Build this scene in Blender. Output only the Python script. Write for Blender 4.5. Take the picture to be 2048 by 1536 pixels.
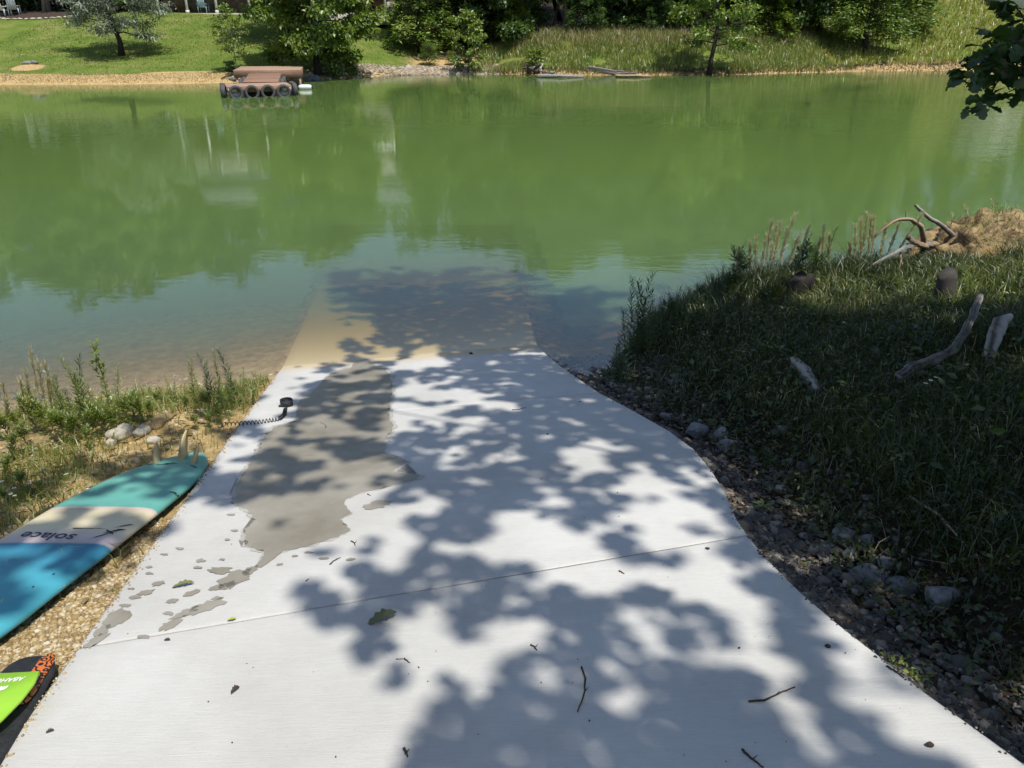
import bpy, bmesh, math, random
import numpy as np
from mathutils import Vector, noise as mnoise

for o in list(bpy.data.objects):
    bpy.data.objects.remove(o)
SC = bpy.context.scene
COL = SC.collection

# ------------------------------------------------------------------ camera, sky, sun, exposure
F, PITCH, CAMH = 1500.0, math.radians(25.4), 2.85
cam = bpy.data.objects.new('camera', bpy.data.cameras.new('camera'))
COL.objects.link(cam)
cam.location = (0, 0, CAMH)
cam.rotation_euler = (math.pi/2 - PITCH, 0, 0)
cam.data.sensor_width = 36.0
cam.data.lens = 36.0*F/2048.0
cam.data.clip_start = 0.05
cam.data.clip_end = 3000
SC.camera = cam

SUN_EL = math.radians(66)
SUN_H = (0.60, -0.80)                      # horizontal direction towards the sun
SDIR = np.array([SUN_H[0]*math.cos(SUN_EL), SUN_H[1]*math.cos(SUN_EL), math.sin(SUN_EL)])
w = bpy.data.worlds.new('World'); SC.world = w; w.use_nodes = True
nt = w.node_tree
sky = nt.nodes.new('ShaderNodeTexSky'); sky.sky_type = 'NISHITA'; sky.sun_disc = False
sky.sun_elevation = SUN_EL
sky.sun_rotation = math.atan2(SUN_H[0], SUN_H[1])
sky.dust_density = 1.2; sky.air_density = 1.0; sky.ozone_density = 1.0
bg = nt.nodes['Background']; bg.inputs['Strength'].default_value = 0.14
nt.links.new(sky.outputs[0], bg.inputs['Color'])
sun = bpy.data.objects.new('sun', bpy.data.lights.new('sun', 'SUN'))
COL.objects.link(sun)
sun.data.energy = 5.0; sun.data.angle = math.radians(0.53); sun.data.color = (1.0, 0.95, 0.87)
sun.rotation_euler = Vector(tuple(SDIR)).to_track_quat('Z', 'Y').to_euler()
sun.location = (20, -30, 60)
SC.view_settings.view_transform = 'Standard'; SC.view_settings.look = 'None'
SC.view_settings.exposure = 0.0; SC.view_settings.gamma = 1.0
SC.view_settings.use_curve_mapping = False
SC.cycles.max_bounces = 10; SC.cycles.transparent_max_bounces = 12
SC.cycles.volume_bounces = 1; SC.cycles.diffuse_bounces = 3; SC.cycles.glossy_bounces = 3
SC.cycles.transmission_bounces = 4
SC.cycles.caustics_reflective = False; SC.cycles.caustics_refractive = False

# ------------------------------------------------------------------ helpers: the photograph's rays on real surfaces
cp, sp = math.cos(PITCH), math.sin(PITCH)
O = np.array([0, 0, CAMH])
def ray(u, v):
    a = (u-1024)/F; b = (768-v)/F
    return np.array([a, cp+b*sp, -sp+b*cp])
def PZ(u, v, z=0.0):
    d = ray(u, v); return O + d*((z-CAMH)/d[2])
def PY(u, v, Y):
    d = ray(u, v); return O + d*(Y/d[1])
SA, SB, SCY = 1.25, 0.04000, -0.18245
def S(x, y): return SA + SB*x + SCY*y
def PS(u, v):
    d = ray(u, v); return O + d*((SA-CAMH)/(d[2]-SB*d[0]-SCY*d[1]))
def proj(x, y, z):
    dz = z-CAMH
    depth = y*cp - dz*sp
    up = y*sp + dz*cp
    return 1024+F*x/depth, 768-F*up/depth

# slab edges
LE0, LE1 = PS(0, 1510), PS(560, 735)
_ld = (LE1-LE0)[:2]/np.linalg.norm((LE1-LE0)[:2])
def left_x(y): return LE0[0] + (y-LE0[1])*(_ld[0]/_ld[1])
RPX = [(1075,690),(1097,712),(1122,732),(1155,755),(1200,785),(1270,822),(1340,862),(1388,897),(1422,938),(1450,985),(1473,1037),(1496,1070),
       (1530,1113),(1600,1182),(1680,1250),(1760,1311),(1850,1383),(1950,1454),(2048,1525)]
REDGE = [PS(u, v)[:2] for u, v in RPX]
_e = REDGE[-1]-REDGE[-4]; _e = _e/np.linalg.norm(_e)
REDGE += [REDGE[-1]+_e*0.6, REDGE[-1]+_e*1.4, REDGE[-1]+_e*2.6]
_ry = np.array([p[1] for p in REDGE])[::-1]; _rx = np.array([p[0] for p in REDGE])[::-1]
WRx = REDGE[0][0]
def right_x(y):
    return np.where(np.asarray(y) > _ry[-1], _rx[-1] + (np.asarray(y)-_ry[-1])*(-0.05), np.interp(y, _ry, _rx))

# ------------------------------------------------------------------ terrain height
def vnoise(x, y, seed=0, octs=3, scale=1.0):
    """cheap numpy value noise, about -1..1"""
    x = np.asarray(x, float)*scale; y = np.asarray(y, float)*scale
    out = np.zeros(np.broadcast(x, y).shape); amp = 1.0; tot = 0
    for k in range(octs):
        xi = np.floor(x); yi = np.floor(y); fx = x-xi; fy = y-yi
        fx = fx*fx*(3-2*fx); fy = fy*fy*(3-2*fy)
        def h(a, b):
            q = np.sin(a*127.1+b*311.7+(seed+k*17)*74.7)*43758.5453
            return (q-np.floor(q))*2-1
        out += amp*((h(xi,yi)*(1-fx)+h(xi+1,yi)*fx)*(1-fy)+(h(xi,yi+1)*(1-fx)+h(xi+1,yi+1)*fx)*fy)
        tot += amp; amp *= 0.5; x = x*2.03+5.2; y = y*2.03+1.3
    return out/tot*1.4
def sstep(a, b, x):
    t = np.clip((np.asarray(x, float)-a)/(b-a), 0, 1); return t*t*(3-2*t)
FSX = np.array([-200,-60,-28.3,-22,-16.4,-13.5,-10.3,-6.5,-0.8,5.9,13.3,18,24.4,32.8,38.4,70,200.])
FSY = np.array([40,42,44.5,45.2,46.2,48.0,51.0,54.2,55.4,54.2,54.0,56,58.7,60.8,60.8,62,70.])
def far_shore(x): return np.interp(x, FSX, FSY) + 0.35*vnoise(x, 0*np.asarray(x), 3, 2, 0.5)
NSX = np.array([0.3,0.99,1.5,2.1,3.0,4.2,6,9,20,80]); NSY = np.array([6.75,6.72,7.35,7.95,8.35,8.75,9.3,10.2,13,20.])
def near_h(x, y):
    s = S(x, y)
    lx = left_x(y); rx = right_x(y)
    dl = lx-x; dr = x-rx
    # left of the ramp
    zl = s - 0.045 - 0.03*np.clip(dl, 0, 4) + 0.03*vnoise(x, y, 1, 3, 1.3)*sstep(0.05, 0.5, dl)
    bx, by = PZ(320, 842, 0.25)[:2]
    zl = zl + 0.10*np.exp(-(((x-bx)/0.5)**2+((y-by)/0.25)**2))
    zl = zl - np.clip(dl-4, 0, 30)*0.0
    # right of the ramp
    prof = np.interp(dr, [-1,0,0.25,0.55,0.9,1.4,2.2,4,8,30], [-.07,-.07,-.17,-.16,.02,.17,.30,.45,.7,1.5])
    zr = s + prof + 0.035*vnoise(x, y, 2, 3, 1.6)*sstep(0.1, 0.7, dr)
    plat = 0.36 + 0.05*vnoise(x, y, 5, 2, 0.8)
    zr = zr + sstep(0.75, 1.5, dr)*np.clip(plat-zr, 0, None)
    ds = np.interp(x, NSX, NSY) - y
    lim = np.where(ds > 0, ds*0.75, ds*0.5)
    k = 0.12
    zr = np.where(dr > 0.35, -k*np.log(np.exp(-np.clip(zr,-3,3)/k)+np.exp(-np.clip(lim,-3,3)/k))+0.02, zr)
    mid = s - 0.15
    z = np.where(x < (lx+rx)/2, mid + (zl-mid)*sstep(-0.06, 0.03, dl), mid + (zr-mid)*sstep(-0.06, 0.03, dr))
    return np.where(z < 0, z*0.5, z)
def far_h(x, y):
    t = y - far_shore(x)
    lawn = np.interp(t, [-60,0,0.5,1.6,4,20,34,60,200,600], [-18,0,0.22,0.42,0.75,3.85,4.3,7,26,60])
    cove = np.interp(t, [-60,0,2,6,12,20,40,200,600], [-18,0,0.22,0.8,1.7,3.2,7.0,30,60])
    mnd = np.interp(t, [-60,0,0.6,3,6.5,9,14,25,60,200,600], [-18,0,0.3,1.1,2.0,2.25,2.3,4.0,11,32,60])
    hill = np.interp(t, [-60,0,0.6,4,12,30,60,200,600], [-18,0,0.35,1.2,3.6,9.8,18,40,60])
    a = sstep(-9.5, -6.5, x); b = sstep(-2.5, 2.5, x); c = sstep(19, 28, x)
    z = lawn*(1-a)+cove*a*(1-b)+mnd*b*(1-c)+hill*c
    return z + sstep(0.3, 3, t)*(0.10*vnoise(x, y, 8, 3, 0.35))
def height(x, y):
    x = np.asarray(x, float); y = np.asarray(y, float)
    zn = near_h(x, np.clip(y, -30, 60))
    zn = np.where(y < -6, zn[()]*0 + near_h(x, np.full(np.shape(y), -6.0)) + (-6-y)*0.06, zn)
    zf = far_h(x, y)
    z = np.maximum(np.maximum(np.where(y < 25, zn, -9), np.where(y > 20, zf, -9)), -2.2)
    return z
def H(x, y): return float(height(np.array([x]), np.array([y]))[0])
def PG(u, v, ymin=0.6, ymax=140):
    """first point where the ray through (u,v) meets the ground"""
    d = ray(u, v); ts = np.geomspace(ymin/d[1], ymax/d[1], 900)
    P = O[None]+ts[:, None]*d[None]
    below = P[:, 2] < height(P[:, 0], P[:, 1])
    if not below.any(): return P[-1]
    i = int(np.argmax(below)); a, b = ts[max(i-1, 0)], ts[i]
    for _ in range(16):
        m = (a+b)/2; q = O+m*d
        if q[2] < H(q[0], q[1]): b = m
        else: a = m
    return O+b*d

# ------------------------------------------------------------------ mesh helpers
def mesh_np(name, V, Fs):
    """V (n,3); Fs a list of face arrays, each (m,k)"""
    V = np.asarray(V, np.float32)
    if isinstance(Fs, np.ndarray): Fs = [Fs]
    Fs = [np.asarray(f, np.int32) for f in Fs if len(f)]
    me = bpy.data.meshes.new(name)
    me.vertices.add(len(V)); me.vertices.foreach_set('co', V.ravel())
    nl = sum(f.size for f in Fs); npoly = sum(len(f) for f in Fs)
    me.loops.add(nl); me.polygons.add(npoly)
    me.loops.foreach_set('vertex_index', np.concatenate([f.ravel() for f in Fs]))
    tot = np.concatenate([np.full(len(f), f.shape[1], np.int32) for f in Fs])
    st = np.concatenate([[0], np.cumsum(tot)[:-1]]).astype(np.int32)
    me.polygons.foreach_set('loop_start', st)
    me.update(calc_edges=True)
    me.validate()
    return me
class MB:
    def __init__(s): s.V = []; s.F = {}; s.n = 0
    def add(s, V, F):
        V = np.asarray(V, float).reshape(-1, 3)
        if isinstance(F, np.ndarray): F = [F]
        for f in F:
            f = np.asarray(f, int)
            if len(f): s.F.setdefault(f.shape[1], []).append(f+s.n)
        s.V.append(V); s.n += len(V); return s
    def mesh(s, name): return mesh_np(name, np.concatenate(s.V), [np.concatenate(v) for v in s.F.values()])
def obj(name, me, mat=None, parent=None, smooth=False, loc=None):
    if isinstance(me, MB): me = me.mesh(name)
    o = bpy.data.objects.new(name, me); COL.objects.link(o)
    if mat is not None and not me.materials: me.materials.append(mat)
    if parent is not None: o.parent = parent
    if loc is not None: o.location = tuple(float(c) for c in loc)
    if smooth:
        me.polygons.foreach_set('use_smooth', np.ones(len(me.polygons), bool))
    return o
def tag(o, label=None, cat=None, group=None, kind=None):
    if label: o['label'] = label
    if cat: o['category'] = cat
    if group: o['group'] = group
    if kind: o['kind'] = kind
    return o
def empty(name, loc, rz=0.0):
    o = bpy.data.objects.new(name, None); COL.objects.link(o)
    o.location = tuple(float(c) for c in loc); o.rotation_euler = (0, 0, rz); o.empty_display_size = 0.2
    return o
def copy_tree(o, parent=None):
    c = o.copy(); COL.objects.link(c); c.parent = parent
    for ch in [k for k in bpy.data.objects if k.parent == o and k != c]:
        copy_tree(ch, c)
    return c
def tube(pts, rad, sides=8, cap=True):
    pts = np.asarray(pts, float); n = len(pts); rad = np.broadcast_to(np.asarray(rad, float), (n,))
    tan = np.gradient(pts, axis=0); tan /= np.linalg.norm(tan, axis=1)[:, None]+1e-9
    ref = np.array([0.123, 0.31, 1.0]) if abs(tan[0, 2]) < 0.9 else np.array([1.0, 0.2, 0.1])
    V = []
    u = np.cross(tan[0], ref); u /= np.linalg.norm(u)
    for i in range(n):
        u = u-tan[i]*(u@tan[i]); u /= np.linalg.norm(u)+1e-9
        wv = np.cross(tan[i], u)
        a = np.linspace(0, 2*np.pi, sides, endpoint=False)
        V.append(pts[i]+rad[i]*(np.cos(a)[:, None]*u+np.sin(a)[:, None]*wv))
    V = np.concatenate(V)
    i = np.arange(n-1)[:, None]*sides; j = np.arange(sides)[None]; j2 = (j+1) % sides
    Fq = np.stack([i+j, i+j2, i+sides+j2, i+sides+j], -1).reshape(-1, 4)
    Fs = [Fq]
    if cap: Fs.append(np.stack([np.arange(sides)[::-1], (n-1)*sides+np.arange(sides)]))
    return V, Fs
def box(cx, cy, cz, sx, sy, sz, bev=0.0):
    x, y, z = sx/2, sy/2, sz/2
    if bev <= 0:
        V = np.array([[-x,-y,-z],[x,-y,-z],[x,y,-z],[-x,y,-z],[-x,-y,z],[x,-y,z],[x,y,z],[-x,y,z]])+[cx,cy,cz]
        return V, np.array([[0,3,2,1],[4,5,6,7],[0,1,5,4],[1,2,6,5],[2,3,7,6],[3,0,4,7]])
    b = bev
    ring = lambda ix, iy, zz: [[-ix,-iy,zz],[ix,-iy,zz],[ix,iy,zz],[-ix,iy,zz]]
    V = np.array(ring(x-b,y-b,-z)+ring(x,y,-z+b)+ring(x,y,z-b)+ring(x-b,y-b,z))+[cx,cy,cz]
    Fc = [[3,2,1,0],[12,13,14,15]]
    for k in range(3):
        for j in range(4):
            Fc.append([k*4+j, k*4+(j+1)%4, k*4+4+(j+1)%4, k*4+4+j])
    return V, np.array(Fc)
def rotz(V, a):
    c, s_ = math.cos(a), math.sin(a); V = np.asarray(V, float)
    return np.stack([V[:, 0]*c-V[:, 1]*s_, V[:, 0]*s_+V[:, 1]*c, V[:, 2]], 1)
def leaf_quads(C, D, N, L, W, fold=0.25):
    """diamond leaves: centre base C, direction D, normal N, length L, width W"""
    n = len(C)
    L = np.broadcast_to(L, (n,))[:, None]; W = np.broadcast_to(W, (n,))[:, None]
    D = D/(np.linalg.norm(D, axis=1)[:, None]+1e-9)
    Sx = np.cross(D, N); Sx /= np.linalg.norm(Sx, axis=1)[:, None]+1e-9
    Nn = np.cross(Sx, D)
    a = C; b = C+D*L*0.45+Sx*W*0.5+Nn*W*fold; c = C+D*L; d = C+D*L*0.45-Sx*W*0.5+Nn*W*fold
    V = np.stack([a, b, c, d], 1).reshape(-1, 3)
    i = np.arange(n)[:, None]*4
    return V, np.concatenate([i+np.array([[0,1,2]]), i+np.array([[0,2,3]])], 0)
def blades(C, D, Lh, Wd, bend, rng):
    """grass blades of two segments: root C, lean direction D (xy), height, width, bend"""
    n = len(C)
    D = np.column_stack([D, np.zeros(n)]); side = np.column_stack([-D[:, 1], D[:, 0], np.zeros(n)])
    a = rng.uniform(0, 2*np.pi, n); fs = np.column_stack([np.cos(a), np.sin(a), np.zeros(n)])
    side = fs
    Lh = np.broadcast_to(Lh, (n,))[:, None]; Wd = np.broadcast_to(Wd, (n,))[:, None]; bend = np.broadcast_to(bend, (n,))[:, None]
    up = np.array([0, 0, 1.0])
    m = C+up*Lh*0.55+D*bend*Lh*0.22
    t = C+up*Lh*(1-0.35*bend)+D*bend*Lh*0.8
    V = np.stack([C-side*Wd/2, C+side*Wd/2, m+side*Wd*0.4, m-side*Wd*0.4, t], 1).reshape(-1, 3)
    i = np.arange(n)[:, None]*5
    return V, [i+np.array([[0,1,2,3]]), i+np.array([[3,2,4]])]
_ICO = {}
def ico(sub):
    if sub not in _ICO:
        bm = bmesh.new(); bmesh.ops.create_icosphere(bm, subdivisions=sub, radius=1.0)
        bm.verts.ensure_lookup_table()
        _ICO[sub] = (np.array([v.co[:] for v in bm.verts]), np.array([[v.index for v in f.verts] for f in bm.faces])); bm.free()
    return _ICO[sub]
def rock(seed, sub=3, amp=0.28, flat=0.65, facet=5):
    V, Fc = ico(sub); V = V.copy(); rng = np.random.default_rng(seed)
    off = Vector(rng.uniform(-20, 20, 3))
    r = np.array([1+amp*mnoise.noise(Vector(v)*1.1+off)+amp*0.45*mnoise.noise(Vector(v)*2.7+off)+amp*0.2*mnoise.noise(Vector(v)*6+off) for v in V])
    V = V*r[:, None]
    for _ in range(facet):                      # chop a few flat faces
        n = rng.normal(size=3); n /= np.linalg.norm(n); lim = rng.uniform(0.6, 0.85)
        d = V@n; V = V-np.outer(np.clip(d-lim, 0, None), n)*0.9
    V[:, 2] *= flat
    return V, Fc

# ------------------------------------------------------------------ materials
def ramp_node(nt, stops):
    r = nt.nodes.new('ShaderNodeValToRGB'); e = r.color_ramp.elements
    while len(e) < len(stops): e.new(0.5)
    for k, (p, c) in enumerate(stops):
        e[k].position = p; e[k].color = (c[0], c[1], c[2], 1)
    return r
def noise_node(nt, scale, detail=4, rough=0.55, vec=None, dist=0.0):
    n = nt.nodes.new('ShaderNodeTexNoise'); n.inputs['Scale'].default_value = scale
    n.inputs['Detail'].default_value = detail; n.inputs['Roughness'].default_value = rough
    n.inputs['Distortion'].default_value = dist
    if vec is not None: nt.links.new(vec, n.inputs['Vector'])
    return n
def coords(nt, kind='Object', scale=None, rot=None):
    tc = nt.nodes.new('ShaderNodeTexCoord')
    if scale is None and rot is None: return tc.outputs[kind]
    m = nt.nodes.new('ShaderNodeMapping'); nt.links.new(tc.outputs[kind], m.inputs['Vector'])
    if scale: m.inputs['Scale'].default_value = scale
    if rot: m.inputs['Rotation'].default_value = rot
    return m.outputs['Vector']
def newmat(name):
    m = bpy.data.materials.new(name); m.use_nodes = True
    return m, m.node_tree, m.node_tree.nodes['Principled BSDF']
def mat(name, c1, c2=None, scale=6.0, rough=0.7, bump=0.0, bscale=None, vscale=None, detail=5, spec=0.4, metal=0.0, lo=0.32, hi=0.68, bdist=0.02, rnd=0.0):
    m, nt, b = newmat(name)
    c2 = c2 or tuple(x*0.75 for x in c1)
    vec = coords(nt, 'Object', vscale)
    n = noise_node(nt, scale, detail, 0.6, vec)
    r = ramp_node(nt, [(lo, c1), (hi, c2)])
    nt.links.new(n.outputs['Fac'], r.inputs['Fac'])
    col = r.outputs['Color']
    if rnd > 0:
        oi = nt.nodes.new('ShaderNodeObjectInfo'); hs = nt.nodes.new('ShaderNodeHueSaturation')
        mr = nt.nodes.new('ShaderNodeMapRange'); mr.inputs['To Min'].default_value = 1-rnd; mr.inputs['To Max'].default_value = 1+rnd
        nt.links.new(oi.outputs['Random'], mr.inputs['Value']); nt.links.new(mr.outputs[0], hs.inputs['Value'])
        nt.links.new(col, hs.inputs['Color']); col = hs.outputs['Color']
    nt.links.new(col, b.inputs['Base Color'])
    b.inputs['Roughness'].default_value = rough; b.inputs['Specular IOR Level'].default_value = spec
    b.inputs['Metallic'].default_value = metal
    if bump > 0:
        n2 = noise_node(nt, bscale or scale*4, 6, 0.65, vec)
        bp = nt.nodes.new('ShaderNodeBump'); bp.inputs['Strength'].default_value = bump; bp.inputs['Distance'].default_value = bdist
        nt.links.new(n2.outputs['Fac'], bp.inputs['Height']); nt.links.new(bp.outputs[0], b.inputs['Normal'])
    return m
def leafmat(name, stops, trans=0.35, gloss=0.06, rough=0.45, tboost=1.4):
    """leaf: diffuse + translucent, colour picked per leaf (random per island) with a slow drift over the plant"""
    m = bpy.data.materials.new(name); m.use_nodes = True; nt = m.node_tree
    nt.nodes.remove(nt.nodes['Principled BSDF']); out = nt.nodes['Material Output']
    g = nt.nodes.new('ShaderNodeNewGeometry'); n = noise_node(nt, 0.8, 2, 0.5, coords(nt, 'Object'))
    mx = nt.nodes.new('ShaderNodeMath'); mx.operation = 'MULTIPLY_ADD'; mx.inputs[1].default_value = 0.65
    sb = nt.nodes.new('ShaderNodeMath'); sb.operation = 'MULTIPLY_ADD'; sb.inputs[1].default_value = 0.9; sb.inputs[2].default_value = -0.28
    nt.links.new(n.outputs['Fac'], sb.inputs[0]); nt.links.new(g.outputs['Random Per Island'], mx.inputs[0]); nt.links.new(sb.outputs[0], mx.inputs[2])
    r = ramp_node(nt, stops); nt.links.new(mx.outputs[0], r.inputs['Fac'])
    d = nt.nodes.new('ShaderNodeBsdfDiffuse'); t = nt.nodes.new('ShaderNodeBsdfTranslucent'); gl = nt.nodes.new('ShaderNodeBsdfGlossy')
    gl.inputs['Roughness'].default_value = rough; gl.inputs['Color'].default_value = (0.9, 0.95, 0.9, 1)
    tb = nt.nodes.new('ShaderNodeMixRGB'); tb.blend_type = 'MULTIPLY'; tb.inputs['Fac'].default_value = 1; tb.inputs['Color2'].default_value = (tboost*1.1, tboost*1.1, tboost*0.5, 1)
    nt.links.new(r.outputs['Color'], d.inputs['Color']); nt.links.new(r.outputs['Color'], tb.inputs['Color1']); nt.links.new(tb.outputs[0], t.inputs['Color'])
    m1 = nt.nodes.new('ShaderNodeMixShader'); m1.inputs[0].default_value = trans
    m2 = nt.nodes.new('ShaderNodeMixShader'); m2.inputs[0].default_value = gloss
    nt.links.new(d.outputs[0], m1.inputs[1]); nt.links.new(t.outputs[0], m1.inputs[2])
    nt.links.new(m1.outputs[0], m2.inputs[1]); nt.links.new(gl.outputs[0], m2.inputs[2]); nt.links.new(m2.outputs[0], out.inputs['Surface'])
    return m
M = {}
M['leaf_green'] = leafmat('leaf_green', [(0.1, (.065,.12,.014)), (0.5, (.145,.225,.024)), (0.9, (.26,.33,.05))])
M['leaf_lime'] = leafmat('leaf_lime', [(0.1, (.09,.16,.015)), (0.5, (.15,.22,.025)), (0.9, (.24,.28,.05))])
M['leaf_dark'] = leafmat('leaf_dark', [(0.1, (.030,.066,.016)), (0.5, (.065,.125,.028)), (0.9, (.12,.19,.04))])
M['leaf_conifer'] = leafmat('leaf_conifer', [(0.1, (.055,.11,.020)), (0.5, (.125,.205,.032)), (0.9, (.23,.31,.05))], trans=0.2)
M['leaf_blue'] = leafmat('leaf_blue', [(0.1, (.11,.15,.11)), (0.5, (.21,.25,.20)), (0.9, (.34,.37,.31))], trans=0.2)
M['leaf_oak'] = leafmat('leaf_oak', [(0.1, (.018,.045,.010)), (0.5, (.030,.070,.012)), (0.9, (.05,.10,.018))], trans=0.35)
M['weed'] = leafmat('weed', [(0.1, (.09,.14,.018)), (0.5, (.18,.24,.035)), (0.9, (.32,.33,.08))], trans=0.45)
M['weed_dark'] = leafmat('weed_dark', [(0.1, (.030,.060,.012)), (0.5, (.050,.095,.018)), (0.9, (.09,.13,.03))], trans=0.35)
M['grass_dry'] = leafmat('grass_dry', [(0.1, (.22,.17,.08)), (0.5, (.36,.29,.15)), (0.9, (.50,.43,.27))], trans=0.4, tboost=1.2)
M['grass_mix'] = leafmat('grass_mix', [(0.05, (.08,.135,.018)), (0.45, (.165,.215,.035)), (0.75, (.28,.27,.07)), (0.95, (.42,.36,.17))], trans=0.35)
M['grass_yellow'] = leafmat('grass_yellow', [(0.05, (.13,.17,.02)), (0.5, (.24,.24,.05)), (0.95, (.42,.36,.13))], trans=0.35)
M['lawn_blade'] = leafmat('lawn_blade', [(0.05, (.075,.14,.015)), (0.45, (.125,.185,.032)), (0.95, (.30,.29,.10))], trans=0.3)
M['shade_grass'] = leafmat('shade_grass', [(0.05, (.016,.030,.004)), (0.5, (.034,.058,.006)), (0.9, (.075,.092,.014))], trans=0.35)  # darkened leaf colour, deepens the shade on the right bank
M['plume'] = leafmat('plume', [(0.1, (.52,.45,.31)), (0.5, (.66,.60,.46)), (0.9, (.78,.73,.60))], trans=0.4, tboost=1.1)
M['petal'] = leafmat('petal', [(0.1, (.70,.70,.66)), (0.9, (.85,.85,.80))], trans=0.3, tboost=1.0)
M['bark'] = mat('bark', (.10,.080,.060), (.045,.036,.028), 9, 0.9, 0.6, 22, (1,1,.3))
M['bark_pale'] = mat('bark_pale', (.26,.23,.19), (.13,.11,.09), 9, 0.9, 0.5, 22, (1,1,.3))
M['bark_dark'] = mat('bark_dark', (.045,.038,.030), (.022,.018,.015), 9, 0.95, 0.5, 22, (1,1,.3))
M['drift'] = mat('drift', (.36,.335,.30), (.10,.09,.075), 22, 0.9, 1.0, 60, (1,.5,1), bdist=.012, lo=.38, hi=.62)
M['drift_tan'] = mat('drift_tan', (.36,.27,.17), (.16,.115,.07), 14, 0.85, 0.7, 40, (1,1,.35), bdist=.01)
M['stem'] = mat('stem', (.10,.13,.035), (.13,.10,.05), 20, 0.7)
M['twig'] = mat('twig', (.035,.027,.020), (.07,.055,.042), 60, 0.85, 0.4, 120)
M['rock_grey'] = mat('rock_grey', (.24,.25,.255), (.11,.115,.12), 2.2, 0.85, 0.6, 9, rnd=.25, bdist=.012)
M['rock_white'] = mat('rock_white', (.56,.52,.45), (.36,.32,.25), 2.5, 0.85, 0.5, 9, bdist=.008, rnd=.06)
M['rock_tan'] = mat('rock_tan', (.46,.35,.19), (.30,.21,.10), 6, 0.9, 0.8, 25, bdist=.02, rnd=.2)
M['rubber'] = mat('rubber', (.045,.045,.047), (.09,.09,.09), 12, 0.75, 0.4, 50)
M['deck_wood'] = mat('deck_wood', (.31,.185,.125), (.19,.105,.07), 7, 0.75, 0.4, 30, (.4,4,4), rnd=.18)
M['deck_pale'] = mat('deck_pale', (.42,.29,.20), (.27,.18,.125), 7, 0.75, 0.4, 30, (.4,4,4), rnd=.14)
M['white_paint'] = mat('white_paint', (.78,.77,.73), (.68,.66,.61), 5, 0.5, 0.1)
M['white_plastic'] = mat('white_plastic', (.75,.76,.75), (.64,.65,.64), 5, 0.4)
M['siding'] = mat('siding', (.70,.70,.67), (.62,.62,.59), 3, 0.7)
M['stone_wall'] = mat('stone_wall', (.30,.23,.16), (.16,.12,.085), 3.0, 0.9, 0.8, 8, lo=.42, hi=.58, bdist=.05)
M['roof'] = mat('roof', (.22,.25,.27), (.15,.17,.19), 5, 0.6)
M['dark_void'] = mat('dark_void', (.02,.02,.022), (.035,.033,.03), 2, 0.6)
M['glass_dark'] = mat('glass_dark', (.03,.04,.05), (.05,.06,.07), 2, 0.08)
M['concrete_far'] = mat('concrete_far', (.52,.49,.43), (.40,.37,.32), 3, 0.9)
M['black_foam'] = mat('black_foam', (.014,.015,.018), (.03,.032,.036), 30, 0.6, 0.3, 90)
M['black_plastic'] = mat('black_plastic', (.012,.012,.013), (.02,.02,.021), 30, 0.35)
M['chair_blue'] = mat('chair_blue', (.35,.50,.55), (.28,.42,.47), 4, 0.6)
M['wicker'] = mat('wicker', (.20,.12,.06), (.10,.06,.03), 20, 0.8)
M['leaf_fallen_green'] = mat('leaf_fallen_green', (.17,.18,.07), (.11,.12,.05), 30, 0.6, 0.3, 60)
M['leaf_fallen_lime'] = mat('leaf_fallen_lime', (.38,.45,.06), (.30,.36,.05), 30, 0.55)
M['leaf_brown'] = leafmat('leaf_brown', [(0.1, (.028,.018,.011)), (0.5, (.065,.042,.026)), (0.9, (.14,.10,.065))], trans=0.15, tboost=1.0)
M['print_dark'] = mat('print_dark', (.02,.03,.07), (.03,.04,.09), 8, 0.4)
M['print_white'] = mat('print_white', (.80,.82,.76), (.74,.76,.70), 8, 0.5)
M['char'] = mat('char', (.015,.02,.025), (.05,.06,.06), 25, 0.6)

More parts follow.
